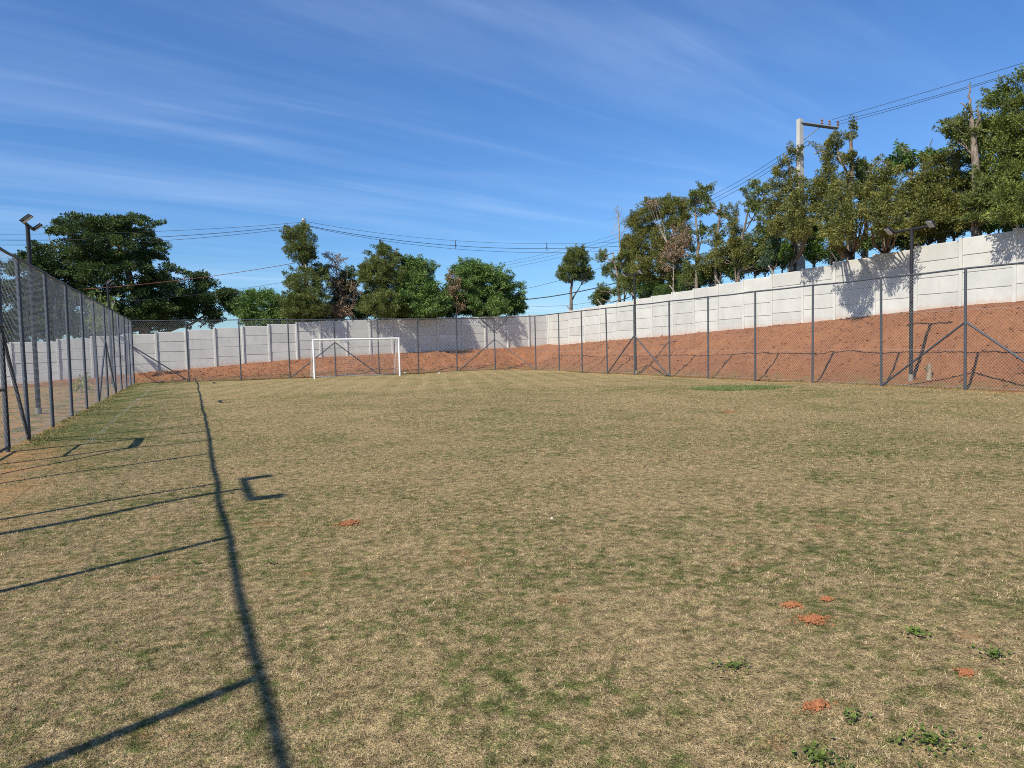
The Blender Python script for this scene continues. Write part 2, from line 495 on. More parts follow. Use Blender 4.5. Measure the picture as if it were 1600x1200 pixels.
bank = link('earth_bank', grid_mesh('earth_bank', np.arange(-18, 24.96, 0.08), np.arange(-8, 48.24, 0.08), bank_h, M['bank'],
            lambda x, y: ((y > 43.85) | (x > 20.2)) & (y < 48.2) & (x < 24.9)))
tag(bank, kind='structure')

# loose clods and stones lying on the bank
rc = np.random.default_rng(5)
n = 9000
side = rc.random(n) < 0.62
bx = np.where(side, 20.3 + 4.3 * rc.random(n) ** 0.8, rc.uniform(-3, 21, n))
by = np.where(side, rc.uniform(3, 44, n), 43.95 + 3.9 * rc.random(n) ** 0.8)
oct_v = np.array([(1, 0, 0), (-1, 0, 0), (0, 1, 0), (0, -1, 0), (0, 0, 1), (0, 0, -1)], float)
oct_f = np.array([(0, 2, 4), (2, 1, 4), (1, 3, 4), (3, 0, 4), (2, 0, 5), (1, 2, 5), (3, 1, 5), (0, 3, 5)])
sz = 0.016 + 0.05 * rc.random(n) ** 3.5
cv = oct_v[None] * rc.uniform(0.5, 1.4, (n, 6, 1)) * sz[:, None, None] + rc.normal(0, 0.25, (n, 6, 3)) * sz[:, None, None]
cv += np.stack([bx, by, bank_h(bx, by) + sz * 0.25], 1)[:, None, :]
cl = link('loose_clods', np_mesh('loose_clods', cv.reshape(-1, 3), (oct_f[None] + 6 * np.arange(n)[:, None, None]).reshape(-1, 3), M['bank']), bank)
cl['kind'] = 'stuff'

# land behind the walls, out of sight behind them
def hill_h(x, y): return np.where(x > 24.85, zwall_right(y), zwall_back(x)) + 0.05
hill = link('hillside', grid_mesh('hillside', np.concatenate([np.arange(-60, 24.9, 6), [24.95], np.arange(26, 90, 6)]),
            np.concatenate([np.arange(-40, 48.2, 4), [48.25], np.arange(50, 120, 6)]), hill_h, M['land'],
            lambda x, y: (x > 24.95) | (y > 48.25)))
tag(hill, kind='structure')

# ------------------------------------------------------------------ precast walls
slab_mesh, slab_low_mesh, post_mesh, arm_mesh = {}, {}, None, None
def unit_slab(mat):
    m = MB(); m.box((-0.5, 0, -0.30), (0.5, 0.05, 0.30), 0.0)
    me = m.mesh('slab', mat)
    # soft chamfer on the long edges
    # front profile (y, z) from bottom to top: tongue, groove, soft edge, face, soft edge, groove, tongue
    prof = [(.05, -.304), (.026, -.304), (.024, -.291), (.006, -.290), (0, -.280), (0, .280), (.006, .290), (.024, .291), (.026, .304), (.05, .304)]
    k = len(prof)
    v = [(x, a, b) for x in (-.5, .5) for a, b in prof]
    f = [(q, k + q, k + q + 1, q + 1) for q in range(k - 1)] + [(k - 1, 2 * k - 1, k, 0), tuple(reversed(range(k))), tuple(range(k, 2 * k))]
    me2 = bpy.data.meshes.new('slab'); me2.from_pydata(v, [], f); me2.materials.append(mat); me2.update()
    bpy.data.meshes.remove(me)
    return me2
SL, SLL = unit_slab(M['slab']), unit_slab(M['slab_low'])
pm = MB(); pm.box((-0.06, 0, -0.5), (0.06, 0.18, 2.44), 0.012)
POST = pm.mesh('wall_post', M['wallpost'])
am = MB()
am.tube([(0, 0.30, 2.15), (0, 0.20, 2.46), (0, -0.12, 2.82)], [0.05, 0.05, 0.04], 4, True, False)
ARM = am.mesh('bracket_arm', M['pole'])
cm = MB()
ROWH, NROW = 0.6, 4

def wall(name, label, pts, zf, face, arms):
    """pts: sorted post positions along the wall; face 'back' (normal -y) or 'right' (normal -x)"""
    root = empty(name)
    tag(root, label, 'wall')
    rz = 0.0 if face == 'back' else -math.pi / 2
    P = lambda s, d, z: (s, WY + d, z) if face == 'back' else (WX + d, s, z)
    lvl = []
    for a, b in zip(pts[:-1], pts[1:]):
        mid = (a + b) / 2
        lvl.append(float(zf(mid)) - 0.05 + random.uniform(-0.012, 0.012))
    for i, (a, b) in enumerate(zip(pts[:-1], pts[1:])):
        mid, w = (a + b) / 2, abs(b - a)
        for r in range(NROW):
            z = lvl[i] + 0.30 + r * ROWH
            o = link('slab', SLL if r == 0 else SL, root, P(mid, 0.06 + random.uniform(-0.006, 0.006), z), rz, (w - 0.08, 1, 1.0))
            o.rotation_euler = (R(random.uniform(-1.3, 0.2)), R(random.uniform(-0.28, 0.28)), rz + R(random.uniform(-0.25, 0.25)))
    for i, s in enumerate(pts):
        z = max(lvl[max(i - 1, 0)], lvl[min(i, len(lvl) - 1)])
        p = link('wall_post', POST, root, P(s, random.uniform(-0.006, 0.006), z - 0.02), rz)
        if arms and i % 2 == 0:
            link('bracket_arm', ARM, p)
    return root, lvl

back_posts = [-22.4, -20.4, -18.4, -16.5, -14.7, -12.9, -11.1, -9.25, -7.0, -5.3, -3.62, -1.92, -0.27, 1.36, 3.0, 4.58, 6.29, 7.79,
              9.51, 11.11, 12.66, 14.3, 15.94, 17.82, 19.55, 21.34, 23.07, 24.66]
right_posts = [-4.2, -2.3, -0.4, 1.5, 3.4, 5.3, 7.2, 9.05, 10.9, 12.75, 14.6, 16.4, 18.09, 19.86, 21.77, 23.48, 25.34, 27.19, 29.04, 30.93,
               32.82, 34.76, 36.6, 38.61, 40.62, 42.63, 44.89, 47.95]
bw, _ = wall('precast_wall', 'grey precast concrete slab wall stepping along behind the goal', back_posts, zwall_back, 'back', False)
rw, rlv = wall('precast_wall', 'pale precast concrete slab wall climbing above the red bank on the right', right_posts, zwall_right, 'right', True)
# strands of plain wire carried by the bracket arms of the right wall
for dz, dd in ((2.76, -0.06), (2.64, 0.05), (2.52, 0.15)):
    m = MB()
    m.tube([(WX + dd, s, float(zwall_right(s)) - 0.06 + dz) for s in right_posts[::2]], 0.004, 3, False)
    m.build('barbed_strand', M['cable'], rw)

# ------------------------------------------------------------------ chain-link fences
FH = 3.45
def post_me(h, r):
    m = MB(); m.tube([(0, 0, -0.1), (0, 0, h)], r, 10); m.tube([(0, 0, h), (0, 0, h + 0.02)], [r * 1.1, r * 0.5], 10)
    return m.mesh('post', M['steel'])
FPOST = post_me(FH, 0.038)

def link_bay(w, z0, z1, pitch=0.095, r=0.0016, seed=0):
    """woven diamond mesh: two families of diagonal wires, gently bellied"""
    V, F = [], []
    h = z1 - z0
    rg = np.random.default_rng(seed)
    ph = rg.random(4) * 6
    bel = lambda x, z: 0.012 * math.sin(2.3 * x + ph[0]) * math.sin(1.4 * z + ph[1]) + 0.006 * math.sin(5 * x + ph[2])
    for fam in (0, 1):
        x0 = -h
        while x0 < w:
            lo, hi = max(0.0, -x0), min(h, w - x0)
            if hi - lo > 0.03:
                ts = np.linspace(lo, hi, max(2, int((hi - lo) / 0.9) + 2))
                for k, t in enumerate(ts):
                    x = x0 + t
                    if fam: x = w - x
                    y = bel(x, t) + (0.0016 if fam else -0.0016)
                    b = len(V)
                    s = 0.7071 * (1 if not fam else -1)
                    for q in range(3):
                        an = 2.094 * q + 0.5
                        ca, sa = math.cos(an) * r, math.sin(an) * r
                        V.append((x + ca * 0.7071 * (-1 if not fam else 1), y + sa, z0 + t + ca * 0.7071))
                    if k:
                        for q in range(3):
                            p = (q + 1) % 3
                            F.append((b - 3 + q, b - 3 + p, b + p, b + q))
            x0 += pitch
    me = np_mesh('mesh_panel', np.array(V), np.array(F), M['wire'])
    return me

def fence(name, label, axis, const, stops, braces=(), gate=None, extra=()):
    """axis 'x' or 'y': the direction the fence runs; stops: post positions"""
    root = empty(name); tag(root, label, 'fence')
    P = lambda s, z, d=0.0: (s, const + d, z) if axis == 'x' else (const + d, s, z)
    rz = 0.0 if axis == 'x' else math.pi / 2
    for s in stops:
        o = link('post', FPOST, root, P(s + random.uniform(-.02, .02), 0))
        o.rotation_euler = (R(random.uniform(-.5, .5)), R(random.uniform(-.5, .5)), random.uniform(0, 3))
    bays = {}
    for a, b in zip(stops[:-1], stops[1:]):
        z0 = 2.18 if gate and abs(a - gate[0]) < 0.01 else 0.05
        key = (round(b - a, 1), z0)
        if key not in bays:
            bays[key] = link_bay(key[0], z0, FH - 0.02, seed=len(bays))
        o = link('mesh_panel', bays[key], root, P(a, 0), rz, ((b - a) / key[0], 1, 1)); o['kind'] = 'stuff'
        m = MB()
        z = [FH + 0.0, FH - 0.012 + random.uniform(-.01, .005), FH + 0.0]
        m.tube([P(a, z[0]), P((a + b) / 2, z[1]), P(b, z[2])], 0.027, 8)
        m.build('top_rail', M['steel'], root)
        for zt in (0.10, 1.18, 2.3):
            if zt < z0: continue
            m = MB()
            m.tube([P(a, zt, .01), P((a + b) / 2, zt - 0.012, .012), P(b, zt, .01)], 0.0028, 3, False)
            m.build('tension_wire', M['wire'], root)
    for (s0, z0, s1, z1) in braces:
        m = MB(); m.tube([P(s0, z0), P(s1, z1)], 0.032, 8); m.build('brace', M['steel'], root)
    return root, P

left_stops = [-5.9, -3.2, -0.5, 2.2, 5.0, 7.75, 10.45, 12.6, 14.4, 16.1, 18.7, 21.5, 24.4, 27.4, 30.3, 33.3, 36.0, 38.6, 41.2, 43.6]
lf, P = fence('chain_link_fence', 'dark post chain-link fence receding along the left side of the pitch', 'y', XL, left_stops,
      [(10.9, 0.03, 12.6, 2.12), (16.08, 0.03, 14.4, 2.12), (27.45, 0.03, 30.3, 2.15), (33.25, 0.03, 30.3, 2.15)], gate=(12.6, 14.4))
m = MB(); m.tube([(XL, 12.6, 2.14), (XL, 14.4, 2.14)], 0.045, 8); m.build('lintel', M['steel'], lf)
# gate leaf hung in the opening
g = empty('gate', (XL, 14.33, 0)); tag(g, 'narrow chain-link gate in the left fence, only its dark end post showing', 'gate')
m = MB(); m.tube([(0.03, 0, 0.06), (0.03, 0, 2.05)], 0.028, 8); m.build('gate_stile', M['lampsteel'], g)
m = MB(); m.tube([(0.03, -1.62, 0.06), (0.03, -1.62, 2.05)], 0.025, 8); m.build('gate_stile', M['lampsteel'], g)
for z in (0.08, 1.05, 2.03):
    m = MB(); m.tube([(0.03, 0, z), (0.03, -1.62, z)], 0.022, 8); m.build('gate_rail', M['lampsteel'], g)
gm = link('mesh_panel', link_bay(1.62, 0.1, 2.0, seed=9), g, (0.03, -1.62, 0), math.pi / 2); gm['kind'] = 'stuff'

back_stops = [XL, -0.18, 2.53, 5.24, 7.93, 10.57, 13.1, 15.7, 18.4]
bf, P = fence('chain_link_fence', 'chain-link fence behind the goal', 'x', YB, back_stops,
      [(XL, 2.05, -0.18, 0.05), (7.93, 2.05, 5.3, 0.05), (7.93, 2.05, 10.5, 0.05), (18.4, 2.05, 15.8, 0.05),
       (18.4, 2.55, 17.45, 3.4)])
# short chamfer joins the back fence to the right fence
right_stops = [1.9, 4.7, 7.5, 10.35, 13.1, 15.81, 18.53, 21.35, 24.1, 26.81, 29.61, 32.17, 34.8, 37.52, 40.7]
rf, P = fence('chain_link_fence', 'chain-link fence in front of the red bank on the right', 'y', XR, right_stops,
      [(13.1, 1.95, 15.75, 0.05), (13.1, 1.95, 10.4, 0.05), (29.61, 1.95, 32.1, 0.05), (29.61, 1.95, 26.9, 0.05)])
dx, dy = XR - 18.4, 40.7 - YB
clen = math.hypot(dx, dy); crz = math.atan2(dy, dx)
o = link('mesh_panel', link_bay(clen, 0.05, FH - 0.02, seed=21), rf, (18.4, YB, 0), crz); o['kind'] = 'stuff'
m = MB(); m.tube([(18.4, YB, FH), (XR, 40.7, FH)], 0.024, 8); m.build('top_rail', M['steel'], rf)
m = MB(); m.tube([(18.4, YB, 2.05), (XR - .04, 40.78, 0.05)], 0.026, 8); m.build('brace', M['steel'], rf)
m = MB(); m.tube([(18.4, YB, 2.55), (18.95, 42.6, 3.4)], 0.026, 8); m.build('brace', M['steel'], rf)

# ------------------------------------------------------------------ goal
GX0, GX1, GY, GZ = 6.38, 11.40, 41.8, 2.20
goal = empty('football_goal', (0, 0, 0)); tag(goal, 'white football goal with a thin worn net in front of the back fence', 'goal')
for x in (GX0, GX1):
    m = MB(); m.tube([(x, GY, -0.05), (x, GY, GZ + 0.05)], 0.055, 12); m.build('goal_post', M['white'], goal)
m = MB(); m.tube([(GX0 - 0.05, GY, GZ), (GX1 + 0.05, GY, GZ)], 0.053, 12); m.build('crossbar', M['white'], goal)
for x in (GX0, GX1):
    m = MB(); m.tube([(x, GY, GZ - 0.02), (x, GY + 0.55, GZ - 0.06), (x, GY + 1.35, 0.03)], 0.018, 6); m.build('net_stay', M['white'], goal)
m = MB(); m.tube([(GX0, GY + 1.35, 0.03), (GX1, GY + 1.35, 0.03)], 0.018, 6); m.build('ground_bar', M['white'], goal)
def netpt(u, v):
    x = GX0 + (GX1 - GX0) * u
    prof_y = np.interp(v, [0, .25, 1], [0.03, 0.6, 1.33]); prof_z = np.interp(v, [0, .25, 1], [GZ - 0.03, GZ - 0.12, 0.04])
    sag = 0.10 * math.sin(math.pi * v) + 0.04 * math.sin(9 * u + 4 * v)
    return (x, GY + prof_y - sag * 0.6, max(0.03, prof_z - sag * 0.6))
m = MB()
for i in range(43):
    u = i / 42
    m.tube([netpt(u, v) for v in np.linspace(0, 1, 9)], 0.0030, 3, False)
for j in range(1, 23):
    v = j / 23
    m.tube([netpt(u, v) for u in np.linspace(0, 1, 15)], 0.0030, 3, False)
for x, s in ((GX0, 1), (GX1, -1)):
    for j in range(1, 16):
        z = j * 0.135
        d = float(np.interp(z, [0, GZ - .1, GZ], [1.33, 0.55, 0.05]))
        m.tube([(x, GY, z), (x + s * 0.05, GY + d * .5, z - 0.03), (x, GY + d, z)], 0.0030, 3, False)
    for j in range(1, 10):
        d = j * 0.135
        z = float(np.interp(d, [0.05, 0.55, 1.33], [GZ, GZ - .1, 0.03]))
        m.tube([(x + s * .03, GY + d, 0.03), (x + s * .04, GY + d, z * .5), (x, GY + d, z)], 0.0030, 3, False)
nt = m.build('net', M['net'], goal); nt['kind'] = 'stuff'

# ------------------------------------------------------------------ floodlight poles
def floodlight(label, x, y, zb, h, arm_dir, group='floodlight poles round the pitch'):
    """steel pole, crossbar along arm_dir (angle), a tilted lamp head on each end"""
    root = empty('floodlight_pole', (x, y, zb)); tag(root, label, 'floodlight', group)
    m = MB(); m.tube([(0, 0, -0.3), (0, 0, h - 0.02)], [0.062, 0.052], 12); m.build('pole', M['lampsteel'], root)
    m = MB(); m.tube([(0, 0, -0.2), (0, 0, 0.20)], 0.078, 12); m.build('footing', M['footing'], root)
    ca, sa = math.cos(arm_dir), math.sin(arm_dir)
    L = 0.70
    m = MB(); m.tube([(-L * ca, -L * sa, h), (L * ca, L * sa, h)], 0.042, 8); m.build('cross_arm', M['lampsteel'], root)
    for s in (-1, 1):
        cx, cy = s * L * ca, s * L * sa
        # the head faces the middle of the pitch
        fx, fy = (1.0 if x < 8 else -1.0), s * 0.12
        fn = math.hypot(fx, fy); fx, fy = fx / fn, fy / fn
        hd = empty('lamp_head'); hd.scale = (0.88, 0.88, 0.88)
        hd.parent = root; hd.location = (cx + fx * 0.05, cy, h + 0.05)
        hd.rotation_euler = (R(-52), 0, math.atan2(-fx, fy))
        m = MB(); m.box((-0.11, 0.02, -0.10), (0.11, 0.075, 0.22), 0.015)
        for k in range(6): m.box((-0.10 + k * 0.036, -0.02, -0.08), (-0.09 + k * 0.036, 0.018, 0.20))
        m.build('housing', M['lampsteel'], hd)
        m = MB(); m.box((-0.10, 0.077, -0.09), (0.10, 0.083, 0.21)); m.build('lens', M['glass'], hd)
        m = MB(); m.tube([(-0.125, 0.04, 0), (-0.125, 0.0, -0.12), (0.125, 0.0, -0.12), (0.125, 0.04, 0)], 0.010, 6); m.build('bracket', M['lampsteel'], hd)
    return root
floodlight('tall black floodlight pole rising above the left fence near the picture edge', -3.88, 23.0, 0, 5.15, R(90))
floodlight('floodlight pole at the far end of the left fence', -3.55, 39.5, 0, 5.05, R(90))
floodlight('floodlight pole outside the view whose shadow crosses the near grass', -4.05, 6.5, 0, 5.05, R(90))
floodlight('floodlight pole with two lamps in front of the right wall', 20.76, 15.33, float(bank_h(20.76, 15.33)), 4.75, R(90))
floodlight('floodlight pole standing halfway along the right fence', 20.32, 30.0, float(bank_h(20.32, 30.0)), 5.0, R(90))

# ------------------------------------------------------------------ utility poles and wires
pa = empty('utility_pole', (7.55, 51.6, 0)); tag(pa, 'round concrete utility pole rising behind the tall cedar', 'utility pole')
m = MB(); m.tube([(0, 0, 0.5), (0, 0, 10.8)], [0.19, 0.13], 14); m.build('shaft', M['pole'], pa)
m = MB(); m.tube([(0, 0, 10.35), (0, 0, 10.42)], 0.15, 12); m.tube([(-.1, -.18, 10.38), (.1, .2, 10.38)], 0.05, 6); m.build('collar', M['xarm'], pa)

pb = empty('utility_pole', (26.3, 25.1, 0)); tag(pb, 'concrete utility pole with a one-sided crossarm above the right hand trees', 'utility pole')
m = MB()
n0, n1 = 0.20, 0.115
v = [(-n0, -n0 * .8, 1.8), (n0, -n0 * .8, 1.8), (n0, n0 * .8, 1.8), (-n0, n0 * .8, 1.8),
     (-n1, -n1 * .8, 11.8), (n1, -n1 * .8, 11.8), (n1, n1 * .8, 11.8), (-n1, n1 * .8, 11.8)]
m.add(v, [(0, 1, 5, 4), (1, 2, 6, 5), (2, 3, 7, 6), (3, 0, 4, 7), (4, 5, 6, 7)]); m.build('shaft', M['pole'], pb)
ax = Vector((1.62, -0.72, -0.28))
for off in (-0.07, 0.07):
    m = MB(); side = Vector((0.406, 0.914, 0)) * off
    a, b = Vector((0, 0, 11.62)) + side, Vector((0, 0, 11.62)) + ax + side
    m.tube([tuple(a), tuple(b)], 0.055, 4, True, False); m.build('crossarm', M['xarm'], pb)
m = MB(); m.tube([(0.05, 0, 10.75), (0.85, -0.38, 11.42)], 0.025, 6); m.build('arm_strut', M['xarm'], pb)
for t in (0.58, 0.78, 1.0):
    q = ax * t + Vector((0, 0, 11.62))
    m = MB()
    for k in range(4): m.tube([(q.x, q.y, q.z + 0.05 + k * 0.07), (q.x, q.y, q.z + 0.11 + k * 0.07)], [0.062, 0.034], 10)
    m.tube([(q.x, q.y, q.z), (q.x, q.y, q.z + 0.36)], 0.02, 6)
    m.build('insulator', M['ceramic'], pb)
m = MB(); m.tube([(0, 0, 10.55), (0, 0, 10.62)], 0.16, 10); m.build('collar', M['xarm'], pb)

WIRES = [
 ('overhead_wire', 'top wire running left from the concrete pole', [(7.53, 51.63, 10.57), (-1.39, 54.35, 9.98), (-10.84, 55.3, 9.52)], 0.012, 'cable'),
 ('overhead_wire', 'middle wire running left from the concrete pole', [(7.48, 51.65, 10.4), (-1.41, 54.35, 9.6), (-10.86, 55.31, 9.15)], 0.018, 'cable'),
 ('overhead_wire', 'lowest wire running left from the concrete pole', [(7.47, 51.65, 10.26), (-1.42, 54.36, 9.34), (-10.88, 55.32, 8.83)], 0.014, 'cable'),
 ('overhead_wire', 'top wire sagging right from the concrete pole', [(7.65, 51.57, 10.61), (21.25, 58.42, 10.79), (43.31, 61.67, 12.11)], 0.011, 'cable'),
 ('overhead_wire', 'thick middle wire sagging right from the concrete pole', [(7.64, 51.58, 10.35), (21.24, 58.43, 10.35), (43.31, 61.67, 11.72)], 0.02, 'cable'),
 ('overhead_wire', 'lowest wire sagging right from the concrete pole', [(7.64, 51.58, 10.3), (21.23, 58.43, 10.08), (43.3, 61.67, 11.26)], 0.014, 'cable'),
 ('overhead_wire', 'upper wire descending left from the crossarm pole', [(26.52, 25.0, 10.92), (32.79, 46.66, 10.83), (30.8, 73.87, 10.62)], 0.011, 'cable'),
 ('overhead_wire', 'middle wire descending left from the crossarm pole', [(26.63, 24.95, 10.8), (32.79, 46.66, 10.53), (30.79, 73.87, 10.33)], 0.012, 'cable'),
 ('overhead_wire', 'lower wire descending left from the crossarm pole', [(26.74, 24.91, 10.68), (32.78, 46.66, 10.24), (30.79, 73.87, 9.98)], 0.012, 'cable'),
 ('overhead_wire', 'upper wire climbing to the top right corner', [(27.67, 24.49, 11.74), (28.97, 20.97, 11.95), (29.56, 16.32, 11.89)], 0.01, 'cable'),
 ('overhead_wire', 'middle wire climbing to the top right corner', [(27.78, 24.44, 11.62), (28.97, 20.97, 11.68), (29.57, 16.31, 11.64)], 0.01, 'cable'),
 ('overhead_wire', 'lower wire climbing to the top right corner', [(27.89, 24.39, 11.5), (28.97, 20.97, 11.6), (29.57, 16.31, 11.57)], 0.01, 'cable'),
 ('telephone_cable', 'thick dark cable bundle crossing behind the small round tree', [(25.49, 54.33, 5.41), (28.2, 50.91, 5.81), (31.13, 47.4, 6.41), (35.55, 43.22, 8.25)], 0.04, 'cable'),
 ('telephone_cable', 'thin cable right of the mango tree', [(25.36, 54.38, 6.27), (28.23, 50.9, 7.0), (30.7, 47.6, 7.91)], 0.014, 'cable'),
 ('telephone_cable', 'brown cable crossing in front of the spreading tree', [(-6.3, 54.36, 5.98), (-0.53, 52.86, 6.52), (6.83, 51.75, 7.73)], 0.018, 'redcable'),
 ('telephone_cable', 'thin pale cable low across the spreading tree', [(-5.0, 53.78, 5.07), (0.21, 52.53, 5.51), (6.78, 51.77, 6.53)], 0.01, 'cable'),
 ('telephone_cable', 'reddish cable strung between the right hand trees', [(27.23, 21.75, 9.08), (27.8, 20.39, 9.11), (28.52, 18.98, 9.17)], 0.016, 'redcable'),
 ('telephone_cable', 'lowest thin wire right of the mango tree', [(25.97, 54.11, 4.91), (27.24, 51.35, 4.75), (29.51, 48.13, 4.95)], 0.01, 'cable'),
]

def wire_obj(name, label, pts, r, mat):
    pts = [np.array(p) for p in pts]
    d = [0.0]
    for a, b in zip(pts[:-1], pts[1:]): d.append(d[-1] + np.linalg.norm((b - a)[:2]))
    deg = len(pts) - 1 if len(pts) < 4 else 2
    co = [np.polyfit(d, [p[k] for p in pts], deg) for k in range(3)]
    ts = np.linspace(0, d[-1], 26)
    m = MB(); m.tube([(np.polyval(co[0], t), np.polyval(co[1], t), np.polyval(co[2], t)) for t in ts], r, 5, False)
    o = m.build(name, M[mat]); tag(o, label, 'wire', 'overhead lines')
    return o
for wdef in WIRES: wire_obj(*wdef)
# spacers that hold the bundled conductors apart
for i, (p, h) in enumerate((((21.24, 58.43, 10.08), 0.72), ((31.2, 60.6, 10.5), 0.8))):
    m = MB(); m.tube([p, (p[0], p[1], p[2] + h)], 0.03, 6); m.tube([(p[0] - .12, p[1], p[2] + h * .4), (p[0] + .12, p[1], p[2] + h * .4)], 0.025, 6)
    o = m.build('cable_spacer', M['cable'])
    tag(o, ('small upright spacer clipped on the sagging wires', 'small upright spacer on the wires above the small round tree')[i], 'spacer', 'spacers on the wires')

